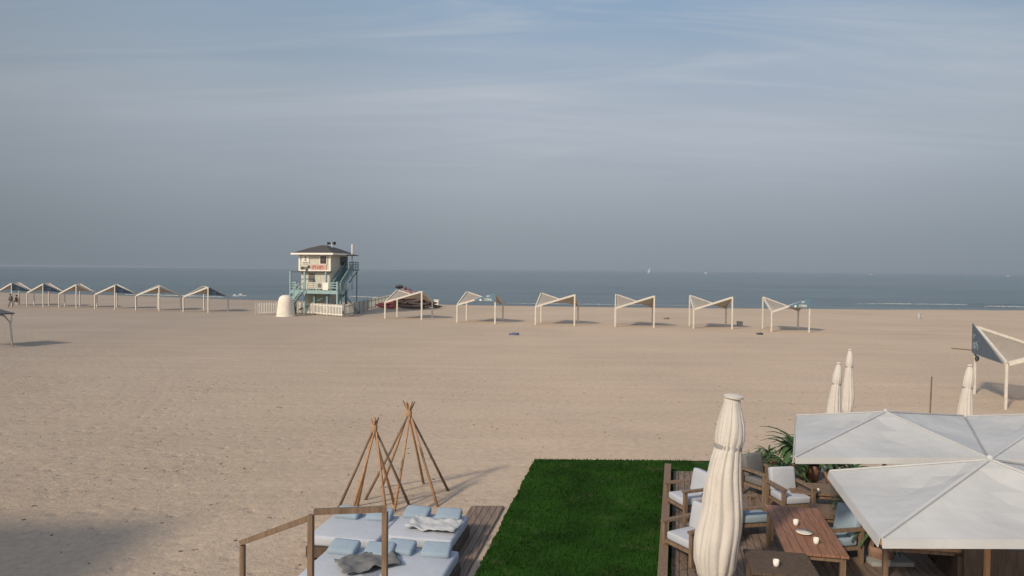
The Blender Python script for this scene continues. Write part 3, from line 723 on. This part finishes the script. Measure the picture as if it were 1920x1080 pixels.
def shirt(T_, nm, m_): MB().lathe([(.17, .9), (.19, 1.05), (.20, 1.3), (.14, 1.44), (.07, 1.47)], 14).build(nm, m_, T_, smooth=True)
def pants(T_, nm, m_):
    mb = MB(); mb.tube([(.1, 0, .92), (.11, -.18, .5), (.11, -.2, .14)], [.13, .1, .07]); mb.tube([(-.1, 0, .92), (-.11, .12, .5), (-.11, .32, .16)], [.13, .1, .07]); mb.build(nm, m_, T_, smooth=True)
def hair(T_, nm, m_): MB().ball((0, .02, 1.67), .115, (1, 1.05, .95)).build(nm, m_, T_, smooth=True)
g = G(20, 577)
person('person', 'person in grey top walking past the leftmost shelter', g, R(60), J, E_, RR, 'skin', [('shirt', 'cushg', shirt), ('trousers', 'clothg', pants), ('hair', 'clothd', hair)])
J2 = [(x, y, z-.42) if i < 11 else (x, y, z) for i, (x, y, z) in enumerate(J)]
J2[11] = (.1, 0, .44); J2[12] = (.14, -.42, .50); J2[13] = (.14, -.5, .06); J2[14] = (.14, -.64, .03); J2[15] = (-.1, 0, .44); J2[16] = (-.14, -.42, .5); J2[17] = (-.14, -.5, .06); J2[18] = (-.14, -.64, .03)
def shirt2(T_, nm, m_): MB().lathe([(.18, .45), (.2, .6), (.21, .88), (.15, 1.02), (.07, 1.05)], 14).build(nm, m_, T_, smooth=True)
def hair2(T_, nm, m_): MB().ball((0, .02, 1.25), .12, (1, 1.05, .95)).build(nm, m_, T_, smooth=True)
g = G(31, 571.5)
person('person', 'dark haired person sitting on a low stool behind the leftmost shelter post', g, R(-20), J2, E_, RR, 'skin', [('shirt', 'clothd', shirt2), ('hair', 'clothd', hair2)])
mb = MB(); mb.box((0, 0, .36), (.4, .36, .05))
for sx in (-1, 1):
    for sy in (-1, 1): mb.box((sx*.16, sy*.14, .17), (.04, .04, .36))
tag(mb.build('stool', 'white', loc=g), 'low white stool under the sitting person', 'stool')

# ------------------------------------------------------------------ boats far out and small things on the sand
def boat(px, py, D, ln, sail, label, m='hullw'):
    g = AT(px, py, D)
    o = thing('sailing_boat' if sail else 'ship', label, 'boat', (g.x, g.y, SEA), R(random.uniform(-10, 10)))
    mb = MB(); n = 10; rg = []
    for i in range(n+1):
        u = i/n*2-1; wv = ln*.14*(1-abs(u)**3)**.6+.02*ln; hz = ln*.08*(1+.5*abs(u))
        rg.append([mb.b.verts.new(p) for p in ((u*ln/2, -wv*.5, -.3), (u*ln/2, -wv, hz), (u*ln/2, wv, hz), (u*ln/2, wv*.5, -.3))])
    for a_, c_ in zip(rg, rg[1:]):
        for q in range(4): mb.b.faces.new((a_[q], a_[(q+1) % 4], c_[(q+1) % 4], c_[q]))
    mb.b.faces.new(rg[0]); mb.b.faces.new(rg[-1][::-1]); mb.build('hull', m, o)
    if sail:
        MB().tube([(0, 0, 0), (0, 0, ln*1.3)], ln*.012).build('mast', 'hullw', o)
        MB().plate([(0, 0, ln*.18), (0, 0, ln*1.25), (-ln*.45, .05*ln, ln*.18)], (0, 1, 0), .05).build('sail', 'hullw', o)
    else:
        MB().box((-ln*.25, 0, ln*.16), (ln*.25, ln*.16, ln*.14)).build('cabin', 'hullw', o)
    return o
boat(1218, 505, 2600, 16, True, 'faint white sail on the horizon above the plain middle shelters')
boat(1327, 506, 2400, 24, False, 'pale low ship on the horizon, the longest of the distant ones')
boat(1636, 511, 2800, 20, False, 'tiny pale ship on the horizon toward the right')
boat(1893, 515, 2800, 22, False, 'tiny pale ship on the horizon near the right edge')
for i, px in enumerate((444, 456)):
    g = G(px, 555, SEA)
    boat(px, 555, g.y, 1.5 if i == 0 else 1.9, False, ('left' if i == 0 else 'right') + ' one of two small pale boats in the surf left of the tower')

def towel(px, py, m, label, cat='towel', n=3):
    g = G(px, py); mb = MB()
    for i in range(n): mb.ball((random.uniform(-.35, .35), random.uniform(-.15, .15), .06), random.uniform(.14, .26), (1.3, .9, .5), 2, .6)
    tag(mb.build('beach_towel' if cat == 'towel' else 'sand_clump', m, loc=g, smooth=True), label, cat)
towel(966, 628, 'blue', 'crumpled dark blue towel lying on open sand below the shelters', n=5)
towel(1431, 627, 'dark', 'small dark bag lying on the sand left of the right end shelter', 'bag', 2)
towel(1247, 598, 'wood', 'small brown lump on the sand behind the middle shelters', 'bag', 2)
g = G(1723, 597); mb = MB(); mb.lathe([(.16, 0), (.17, .1), (.2, .5), (.23, .55), (.1, .58)], 14); tag(mb.build('bucket', 'cush', loc=g, smooth=True), 'small pale bucket alone on the sand near the water at right', 'bucket')
g = G(1387, 611); mb = MB(); mb.box((0, 0, .22), (.5, .4, .4)); mb.box((0, 0, .44), (.54, .44, .05)); tag(mb.build('crate', 'concrete', loc=g, bevel=.01), 'small pale crate beside the plain shelter next to the last one', 'crate')

# ------------------------------------------------------------------ near area: lawn, deck, furniture, parasols
VR = -R(10)     # the bar's ground plan is turned like the shelters
def gpoly(name, pts, z, m, kind='structure', th=.02, div=1):
    mb = MB(); mb.plate([(G(*p).x if isinstance(p, tuple) else p.x, G(*p).y if isinstance(p, tuple) else p.y, z) for p in pts], (0, 0, 1), th)
    o = mb.build(name, m); tag(o, kind=kind); return o
TURF = mat('turf', (.017, .052, .006), .95, .38, .9, bump=.5, bscale=60, spec=.08)
_t = TURF.node_tree; _b = _t.nodes['Principled BSDF']; _src = _b.inputs['Base Color'].links[0].from_socket
_c = _t.nodes.new('ShaderNodeTexCoord'); _n = _t.nodes.new('ShaderNodeTexNoise'); _n.inputs['Scale'].default_value = 1.7; _n.inputs['Detail'].default_value = 8; _n.inputs['Roughness'].default_value = .7
_r = _t.nodes.new('ShaderNodeValToRGB'); ramp_set(_r.color_ramp, [(.56, (0, 0, 0)), (.78, (.7, .7, .7))]); _m = _t.nodes.new('ShaderNodeMixRGB'); _m.inputs[2].default_value = (.11, .10, .05, 1)
_t.links.new(_c.outputs['Object'], _n.inputs['Vector']); _t.links.new(_n.outputs[0], _r.inputs[0]); _t.links.new(_r.outputs[0], _m.inputs[0]); _t.links.new(_src, _m.inputs[1]); _t.links.new(_m.outputs[0], _b.inputs['Base Color'])
LA, LB = G(1002, 868), G(1478, 872)
dirn = (G(895, 1078)-LA).normalized()
LC = LA + dirn*10.5; LD = LB + dirn*10.5
lp = []
for a, c in ((LC, LD), (LD, LB), (LB, LA), (LA, LC)):
    for k in range(70):
        q2 = a.lerp(c, k/70); lp.append((q2.x+random.uniform(-.018, .018)+.03*noise.noise(Vector((k*.3, a.x, 0))), q2.y+random.uniform(-.018, .018), .075))
mb = MB(); mb.plate(lp, (0, 0, 1), .06); lawn = mb.build('lawn', TURF); tag(lawn, kind='structure')
# blades of turf as a real pile, clumps scattered over the sheet
mb = MB()
for i in range(16000):
    u, v_ = random.random(), random.random()
    p = LA.lerp(LB, u*.62).lerp(LC.lerp(LD, u*.62), v_*.75); a = random.uniform(0, math.tau); h_ = random.uniform(.03, .065); wv = .012
    v1 = mb.b.verts.new((p.x+wv*math.cos(a), p.y+wv*math.sin(a), .104)); v2 = mb.b.verts.new((p.x-wv*math.cos(a), p.y-wv*math.sin(a), .104)); v3 = mb.b.verts.new((p.x+random.uniform(-.03, .03), p.y+random.uniform(-.03, .03), .105+h_))
    mb.b.faces.new((v1, v2, v3))
gb = mb.build('grass_pile', TURF); tag(gb, 'short green pile of the lawn beside the parasol', 'grass', kind='stuff')

# deck right of the lawn edge, and grey path left of it
def planks(name, A, B, C, D, z, m, label, cat, wd=.14):    # A-B far edge, D-C near edge; boards run from far to near
    n = int((B-A).length/wd); mb = MB()
    for i in range(n):
        a, b_ = A.lerp(B, (i+.04)/n), A.lerp(B, (i+.96)/n); d, c = D.lerp(C, (i+.04)/n), D.lerp(C, (i+.96)/n)
        zz_ = z + random.uniform(0, .004)
        mb.hexa([(p.x, p.y, q) for q in (.0, zz_) for p in (d, c, b_, a)])
    return tag(mb.build(name, m), label, cat)
DA = G(1262, 893); DB = G(1600, 893); ddir = (G(1258, 1078)-DA).normalized()
planks('timber_deck', DA, DB, DB+ddir*9, DA+ddir*9, .13, 'deck', 'weathered board deck between the green lawn and the white canopies', 'deck')
PA_ = G(884, 952); PB_ = G(945, 952)
planks('board_path', PA_, PB_, PB_+dirn*7, PA_+dirn*7, .045, 'deck', 'grey board path along the left edge of the lawn', 'path')
# timber kerb along the deck
k0, k1 = G(1252, 892), G(1252, 892)+ddir*9
tag(MB().bar((k0.x, k0.y, .16), (k1.x, k1.y, .16), .16, .32).build('timber_kerb', 'wood'), 'low brown timber edging between lawn and deck', 'edging')

def closed_parasol(px, top, D, h, wd, lean, label, z0=.95, cap=.09):
    p = AT(px, top, D); hz = p.z
    o = thing('closed_parasol', label, 'parasol', (p.x, p.y, 0), 0, 'closed cream parasols')
    o.rotation_euler = (0, R(lean), random.uniform(-.02, .02)*0)
    # keep the tip where it is seen
    o.location.x = p.x - math.sin(R(lean))*hz
    Hh = hz/math.cos(R(lean)); w_ = wd/2; lf = Hh-z0
    tf = .72
    prof = [(.03, z0+.05), (w_*.5, z0+.02), (w_*.70, z0), (w_*.78, z0+.03*lf)]
    for k in range(1, 14):
        f = k/14; prof.append((w_*(.66+.34*math.sin(math.pi*min(1, (f+.30)/1.30))**.7 if f < .36 else 1.0-.36*((f-.36)/.64)**1.2), z0+(.05+f*(tf-.07))*lf))
    prof += [(w_*.60, z0+(tf-.01)*lf), (w_*.585, z0+tf*lf), (w_*.61, z0+(tf+.015)*lf), (w_*.65, z0+(tf+.04)*lf), (w_*.64, z0+(tf+.07)*lf), (w_*.60, z0+(tf+.12)*lf), (w_*.48, z0+(tf+.18)*lf), (w_*.36, z0+(tf+.23)*lf), (cap, z0+.968*lf), (cap*.9, z0+.975*lf)]
    C = MB().lathe(prof, 128, .055, 8, jitter=.07, bend=lambda z: (.05*w_*math.sin(z*5), .05*w_*math.cos(z*4))).build('canopy', 'parasol', o, smooth=True)
    MB().lathe([(w_*.58, z0+(tf-.013)*lf), (w_*.64, z0+(tf-.01)*lf), (w_*.64, z0+(tf+.01)*lf), (w_*.58, z0+(tf+.013)*lf)], 32).build('tie_strap', 'clothg', C)
    MB().lathe([(cap*.9, z0+.975*lf), (cap*1.25, z0+.98*lf), (cap*1.3, z0+.992*lf), (cap*.6, z0+lf)], 24).build('cap', 'parasol', C)
    MB().tube([(0, 0, .1), (0, 0, z0+.2)], .035).build('pole', 'wood', o)
    MB().box((0, 0, .06), (.7, .7, .12)).build('base', 'concrete', o, bevel=.01)
    return o
closed_parasol(1376, 739, 11.0, 3.3, .66, 5.2, 'biggest closed cream parasol standing by the lawn, cap on top', z0=.45, cap=.12)
closed_parasol(1573, 679, 18.5, 2.8, .36, 5.0, 'closed parasol leaning left, in front of the taller slim one', z0=.9, cap=.05)
closed_parasol(1594, 654, 21.6, 2.8, .33, 1.2, 'slim upright closed parasol just right of and behind the leaning one', z0=1.0, cap=.05)
closed_parasol(1819, 683, 18.2, 2.8, .38, 4.5, 'closed parasol standing left of the banner shelter at the right edge', z0=.8, cap=.05)
g = AT(1747, 706, 20); tag(MB().tube([(g.x-.05, g.y, 0), (g.x, g.y, g.z)], [.03, .018]).build('thin_pole', 'wood'), 'thin bare brown pole between the closed parasols', 'pole')

def open_parasol(A, B, C, D, peak, label, name='open_parasol'):
    # A far left, B far right, C near right, D near left eave corners
    c = (A+B+C+D)/4
    o = thing(name, label, 'parasol', (c.x, c.y, 0), 0, 'open white market parasols')
    cor = [v - Vector((c.x, c.y, 0)) for v in (A, B, C, D)]; pk = Vector((0, 0, peak)); mb = MB()
    for i in range(4):
        p, q_ = cor[i], cor[(i+1) % 4]
        n = 8; g_ = {}
        for k in (0, 1):
            for u in range(n+1):
                for v2 in range(n+1-u):
                    P0 = pk + (p-pk)*(u/n) + (q_-pk)*(v2/n)
                    sag = .10*math.sin(math.pi*min(1, (u+v2)/n))*(1-abs(u-v2)/(u+v2+1e-6)) if u+v2 else 0
                    sc_ = .12*(1-abs(u-v2)/(u+v2)) if (u+v2) == n else 0
                    inn = (c*0 - P0)*0
                    g_[(k, u, v2)] = mb.b.verts.new(P0 + Vector((0, 0, -sag - k*.012)))
            for u in range(n):
                for v2 in range(n-u):
                    mb.b.faces.new((g_[k, u, v2], g_[k, u+1, v2], g_[k, u, v2+1]))
                    if u+v2 < n-1: mb.b.faces.new((g_[k, u+1, v2], g_[k, u+1, v2+1], g_[k, u, v2+1]))
    cn = mb.build('canopy', 'canvas', o, smooth=False)
    vb = MB()
    for i in range(4):
        p, q_ = cor[i], cor[(i+1) % 4]; d = (q_-p).normalized(); nrm = Vector((d.y, -d.x, 0))
        if nrm.dot((p+q_)/2) < 0: nrm = -nrm
        pts_ = []
        N_ = 12
        for k in range(N_): 
            a0, a1 = p.lerp(q_, k/N_), p.lerp(q_, (k+1)/N_)
            vb.plate([a0+nrm*.01+Vector((0, 0, .005)), a1+nrm*.01+Vector((0, 0, .005)), a1+nrm*.03+Vector((0, 0, -.09)), a0+nrm*.03+Vector((0, 0, -.09))], nrm, .01)
    vb.build('valance', 'canvas', cn)
    for p in cor: MB().tube([pk-Vector((0, 0, .08)), p-Vector((0, 0, .05))], .018, 6).build('rib', 'woodl', o)
    for p in cor: MB().tube([(0, 0, peak-.9), pk.lerp(p, .5)-Vector((0, 0, .06))], .014, 6).build('strut', 'woodl', o)
    MB().tube([(0, 0, .1), (0, 0, peak+.02)], .035).build('pole', 'woodl', o)
    for k in range(4):
        p = cor[k]; q2 = cor[(k+1) % 4]
        MB().bar(pk+Vector((0, 0, .012)), p+Vector((0, 0, .012)), .035, .02).build('seam', 'canvas', cn)
    MB().lathe([(.035, peak-.01), (.04, peak+.03), (.015, peak+.06)], 12).build('finial', 'canvas', o)
    MB().box((0, 0, .15), (.75, .75, .1)).build('base', 'concrete', o, bevel=.01)
    return o
def Z(px, py, z): return G(px, py, z)
zE = 2.4
o1 = open_parasol(Z(1494, 779, zE), Z(1806, 780, zE), Z(1850, 858, zE), Z(1490, 858, zE), 2.8, 'open white parasol at back left, its front edge over the plants')
A_ = Z(1846, 783, zE); o2 = open_parasol(Z(1812, 781, zE), Z(2090, 784, zE), Z(2190, 862, zE), Z(1858, 861, zE), 2.8, 'open white parasol at back right, cut by the right edge')
zF = 2.55
o3 = open_parasol(Z(1556, 884, zF), Z(2010, 886, zF), Z(2240, 1012, zF), Z(1652, 1010, zF), 3.05, 'nearest and largest open white parasol, overlapping the two behind')

# furniture
def soft(mb, c, d, rz=0): mb.box(c, d, rz); return mb
def lounge_chair(seat_m):
    o = thing('lounge_chair', 'x', 'armchair', group='timber lounge chairs on the deck')
    for sx in (-1, 1):
        for sy in (-1, 1): MB().box((sx*.34, sy*.33, .3), (.07, .07, .6)).build('leg', 'wood', o)
    for sx in (-1, 1): MB().box((sx*.34, 0, .62), (.1, .78, .04)).build('armrest', 'wood', o)
    MB().box((0, 0, .26), (.6, .7, .06)).build('seat_frame', 'wood', o)
    MB().box((0, -.02, .37), (.58, .64, .15)).build('seat_cushion', seat_m, o, bevel=.04, smooth=True)
    MB().box((0, .31, .66), (.58, .16, .5), 0, -.2).build('back_cushion', seat_m, o, bevel=.05, smooth=True)
    MB().box((0, .41, .55), (.62, .05, .65), 0, -.2).build('backrest', 'wood', o)
    return o
lc = {k: lounge_chair(k) for k in ('cush', 'cushb', 'cushg')}; lu = set()
chairs = [('cush', (1292, 965), -70, 'white cushioned chair left of the big closed parasol, farther one'), ('cush', (1296, 1045), -60, 'white cushioned chair left of the big closed parasol, nearer one'),
          ('cushb', (1400, 1000), 100, 'chair with pale blue cushions right behind the big closed parasol'), ('cush', (1480, 962), 10, 'white cushioned chair under the plants facing the rust table'),
          ('cushb', (1560, 1045), -80, 'pale blue chair right of the rust coloured table'), ('cushg', (1430, 930), 30, 'dark grey cushioned chair at the far side of the deck')]
for (m_, pp, rot_, lab) in chairs:
    g = G(*pp, .13); place(lc[m_], m_ in lu, (g.x, g.y, .134), R(rot_), lab); lu.add(m_)
def table(name, label, loc, rz, L_, W_, h, m, leg='wood'):
    o = thing(name, label, 'table', loc, rz)
    tp = MB(); n = int(W_/.13)
    for i in range(n): tp.box((0, -W_/2+(i+.5)*W_/n, h), (L_, W_/n-.008, .04))
    tp.build('tabletop', m, o)
    for sx in (-1, 1):
        for sy in (-1, 1): MB().box((sx*(L_/2-.08), sy*(W_/2-.08), h/2-.01), (.08, .08, h-.02)).build('leg', leg, o)
    MB().box((0, 0, h-.07), (L_-.1, W_-.1, .06)).build('apron', leg, o)
    return o
g = G(1505, 1000, .8); table('dining_table', 'long rust brown plank table under the right of the big parasol', (g.x, g.y, .134), VR+R(88), 2.3, .95, .74, 'terra')
g = G(1462, 1066, .8); table('low_table', 'dark brown square table at the bottom, right of the closed parasol', (g.x, g.y, .134), VR, .95, .9, .74, 'woodd', 'woodd')
g = G(1540, 925, .5); table('low_table', 'low tan table at the far end of the deck, under the back parasol', (g.x, g.y, .134), VR, 1.4, .8, .45, 'wood')
g = G(1545, 968, .5); table('low_table', 'second low brown table between the far tan one and the rust table', (g.x+.3, g.y, .134), VR, 1.0, .8, .45, 'wood')
g = G(1735, 1055, .3); table('bench_table', 'pale wooden table below the nearest open parasol', (g.x, g.y, 0), VR, 1.7, .9, .7, 'woodl')
g = G(1735, 1030, .0)
# grey sofa + dark sofa bottom right
def sofa(px, py, rz, label, L_=2.0, m='cushg'):
    g = G(px, py); o = thing('outdoor_sofa', label, 'sofa', (g.x, g.y, 0), rz)
    MB().box((0, 0, .2), (L_, .8, .22)).build('frame', 'woodd', o, bevel=.01)
    for i in range(2): MB().box((-L_/4+i*L_/2, -.04, .4), (L_/2-.04, .68, .16)).build('seat_cushion', m, o, bevel=.05, smooth=True)
    for i in range(2): MB().box((-L_/4+i*L_/2, .3, .66), (L_/2-.04, .17, .42), 0, -.18).build('back_cushion', m, o, bevel=.05, smooth=True)
    MB().box((0, .41, .5), (L_, .06, .62)).build('backrest', 'woodd', o)
    for sx in (-1, 1): MB().box((sx*(L_/2+.04), 0, .36), (.08, .82, .54)).build('armrest', 'woodd', o)
    return o
sofa(1850, 1050, VR, 'dark grey sofa at the bottom right under the nearest open parasol')
sofa(1905, 1105, VR+math.pi, 'grey sofa in the bottom right corner facing the dark one', m='cushg')
# plants at the end of the deck
def plant(px, py, h, n, label, z=.13, name='potted_palm', lm='leaf'):
    g = G(px, py, z); o = thing(name, label, 'potted plant', (g.x, g.y, z+.004))
    MB().lathe([(.17, 0), (.24, .3), (.25, .4), (.21, .4), (.19, .33)], 20).build('pot', 'clay', o, smooth=True)
    st = MB(); st.tube([(0, 0, .3), (.02, .01, .3+h*.35)], [.05, .03]); st.build('stem', 'wood', o)
    mb = MB()
    for i in range(n):
        a = random.uniform(0, math.tau); ln = h*random.uniform(.5, .95); el = random.uniform(.35, 1.4); prev = None; p = Vector((0, 0, .3+h*random.uniform(.15, .4)))
        sd = Vector((-math.sin(a), math.cos(a), 0))
        for k in range(6):
            wv = .045*math.sin(math.pi*(k+.6)/6.2)*h
            q_ = (mb.b.verts.new(p-sd*wv), mb.b.verts.new(p+Vector((0, 0, -wv*.3))), mb.b.verts.new(p+sd*wv))
            if prev: mb.b.faces.new((prev[0], prev[1], q_[1], q_[0])); mb.b.faces.new((prev[1], prev[2], q_[2], q_[1]))
            prev = q_; e2 = el - k*.34
            p = p + Vector((math.cos(a)*math.cos(e2), math.sin(a)*math.cos(e2), math.sin(e2)))*ln/5
    mb.build('leaves', lm, o, smooth=True)
    return o
plant(1492, 905, 1.25, 60, 'taller bushy potted palm at the left corner of the back open parasol')
plant(1520, 900, .95, 50, 'potted plant in the middle beneath the back open parasol')
plant(1470, 925, .8, 45, 'lower potted plant in front of the tall palm on the deck')
plant(1565, 915, .8, 45, 'potted plant right of the others, deep in the parasol shade')
plant(1418, 900, .6, 35, 'small potted plant just right of the big closed parasol')
plant(1650, 1062, .9, 50, 'leafy potted plant under the left corner of the nearest open parasol', z=.0)

for i_, (a_, b2_, h_, n_, l_) in enumerate(((1440, 884, .5, 40, 'low leafy plant at the far edge of the deck nearest the big closed parasol'), (1600, 930, .7, 45, 'leafy potted plant at the far right of the deck row'), (1612, 1000, .8, 45, 'leafy potted plant behind the pale blue chair'))):
    plant(a_, b2_, h_, n_, l_)
# daybeds on the left of the board path
def daybed():
    o = thing('daybed', 'x', 'daybed', group='white daybeds set two by two on the sand')
    MB().box((0, 0, .16), (1.36, 1.36, .2)).build('frame', 'woodd', o, bevel=.01)
    for sx in (-1, 1):
        for sy in (-1, 1): MB().box((sx*.6, sy*.6, .04), (.1, .1, .14)).build('leg', 'woodd', o)
    MB().box((0, 0, .36), (1.32, 1.32, .19)).build('mattress', 'cush', o, bevel=.05, smooth=True)
    for sx in (-1, 1): MB().box((sx*.32, .42, .52), (.5, .34, .14), R(4*sx), .3).build('pillow', 'cushb', o, bevel=.05, smooth=True)
    return o
db = daybed()
dbs = [((667, 990), 'white daybed at far left of the four, behind the timber frame'), ((800, 990), 'white daybed at far right of the four, beside the board path'),
       ((660, 1062), 'white daybed at near left of the four'), ((770, 1062), 'white daybed at near right of the four, cut by the bottom edge')]
for i, (pp, lab) in enumerate(dbs):
    g = G(*pp, .4); place(db, i > 0, (g.x, g.y, 0), VR, lab)

# a crumpled throw, cups and plates
def throw(loc, rz, m, label):
    def f(u, v):
        return Vector(((u-.5)*.95 + .05*noise.noise(Vector((u*3, v*5, 2))), (v-.5)*.6 + .09*noise.noise(Vector((u*4, v*2, 8))), .03 + .05*noise.noise(Vector((u*4, v*3, rz))) + .03*noise.noise(Vector((u*9, v*7, rz+4))) + .03))
    o = MB().sheet(f, 26, 18, .015).build('blanket', m, loc=loc, smooth=True); o.rotation_euler = (0, 0, rz); tag(o, label, 'blanket')
g = G(690, 1055, .5); throw((g.x, g.y, .48), .5, 'cushg', 'grey crumpled blanket on the near left daybed')
g = G(815, 985, .5); throw((g.x, g.y, .48), -.3, 'canvas', 'white crumpled blanket on the far right daybed')
def cup(px, py, z, label):
    g = G(px, py, z); o = MB().lathe([(.03, 0), (.042, .03), (.045, .1), (.04, .1), (.036, .02)], 16).build('cup', 'white', loc=(g.x, g.y, z), smooth=True); tag(o, label, 'cup')
def plate_(px, py, z, label):
    g = G(px, py, z); o = MB().lathe([(.05, 0), (.13, .022), (.135, .027), (.05, .01)], 24).build('plate', 'white', loc=(g.x, g.y, z), smooth=True); tag(o, label, 'plate')
TZ = .134+.762
cup(1492, 985, TZ, 'white cup on the rust brown table, farther end'); cup(1530, 1020, TZ, 'white cup on the rust brown table, nearer end')
plate_(1508, 1000, TZ, 'white plate in the middle of the rust brown table')
cup(1455, 1062, TZ, 'white cup on the dark square table')
cup(1532, 925, .134+.472, 'white cup on the low tan table at the far end of the deck')

# bare teepee frames
def teepee(tip, D, base_y, rad, n, label, ph=0, lash=.86):
    c = AT(tip[0], tip[1], D); hz = c.z
    o = thing('bare_teepee', label, 'teepee', (c.x, c.y, 0), 0, 'bare wooden teepee frames')
    for i in range(n):
        a = ph + i*math.tau/n + random.uniform(-.12, .12); b0 = Vector((rad*math.cos(a), rad*math.sin(a), -.05))
        x = Vector((.03*math.cos(a+1.3), .03*math.sin(a+1.3), hz*lash)); d = (x-b0).normalized(); tp = x + d*((hz*(1-lash))/d.z*random.uniform(.85, 1.1))
        mid = b0.lerp(tp, .5) + Vector((random.uniform(-.02, .02), random.uniform(-.02, .02), 0))
        MB().tube([b0, mid, tp], [.034, .028, .020], 7).build('pole', 'woodl' if i % 3 else 'wood', o, smooth=True)
    MB().lathe([(.06, hz*lash-.08), (.072, hz*lash-.03), (.072, hz*lash+.03), (.06, hz*lash+.07)], 14, jitter=.2).build('lashing', 'woodl', o)
    return o
teepee((767, 753), 16.3, 960, 1.02, 6, 'right hand bare pole teepee with splayed tips, near the lawn', .35, .88)
teepee((702, 784), 14.95, 1000, .86, 6, 'left hand bare pole teepee behind the daybeds', .1, .9)

# timber frame bottom left
Pp, Qq, Rr_ = Z(455, 1022, 1.8), Z(583, 965, 2.7), Z(722, 960, 2.7)
F = thing('timber_pergola', 'bare timber shelter frame with sloping beam at the bottom left of the daybeds', 'frame', (Qq.x, Qq.y, 0))
base = Vector((Qq.x, Qq.y, 0))
for p in (Pp, Qq, Rr_):
    v = p-base; MB().box((v.x, v.y, v.z/2), (.055, .055, v.z), VR).build('post', 'wood', F)
MB().bar(Pp-base+Vector((-.02, 0, .03)), Qq-base-Vector((0, 0, .03)), .045, .06).build('beam', 'wood', F)
MB().bar(Qq-base+Vector((.03, 0, .032)), Rr_-base+Vector((.02, 0, .032)), .045, .06).build('beam', 'wood', F)

# bits of shell and dry weed strewn over the near sand
mb = MB()
for i in range(1500):
    X = random.uniform(-24, 26); Y = 9+26*random.random()**1.4
    if -1.5 < X < 12 and Y < 20: continue
    z, _d = sandz(X, Y); sz = random.uniform(.008, .03); a = random.uniform(0, 3.1)
    mb.box((X, Y, z+sz*.3), (sz*random.uniform(1, 3), sz, sz*.7), a, random.uniform(-.3, .3))
tag(mb.build('shell_litter', 'wood'), 'specks of shell and dry weed scattered over the near sand', 'litter', kind='stuff')

# the building the picture is taken from stands to the left and behind: its shade lies on the near sand
mb = MB(); mb.box((0, 0, 3.6), (16, 14, 7.2)); mb.box((0, 0, 7.3), (16.4, 14.4, .2))
bd = mb.build('building', 'concrete', loc=(-22.5, -1.5, 0)); tag(bd, 'plain grey plastered building outside the left edge of the picture', 'building')

# ------------------------------------------------------------------ haze lying over the whole scene
hz = MB(); hz.box((0, 5090, 4.6), (33000, 11180, 13.4)); ho = hz.build('haze', 'white'); tag(ho, kind='stuff')
hm = bpy.data.materials.new('haze_air'); hm.use_nodes = True; ht = hm.node_tree; ht.nodes.clear()
o_ = ht.nodes.new('ShaderNodeOutputMaterial'); pv = ht.nodes.new('ShaderNodeVolumePrincipled'); pv.inputs['Density'].default_value = .00007; pv.inputs['Color'].default_value = (.74, .79, .86, 1); pv.inputs['Anisotropy'].default_value = .3
ht.links.new(pv.outputs[0], o_.inputs['Volume']); ho.data.materials.clear(); ho.data.materials.append(hm)
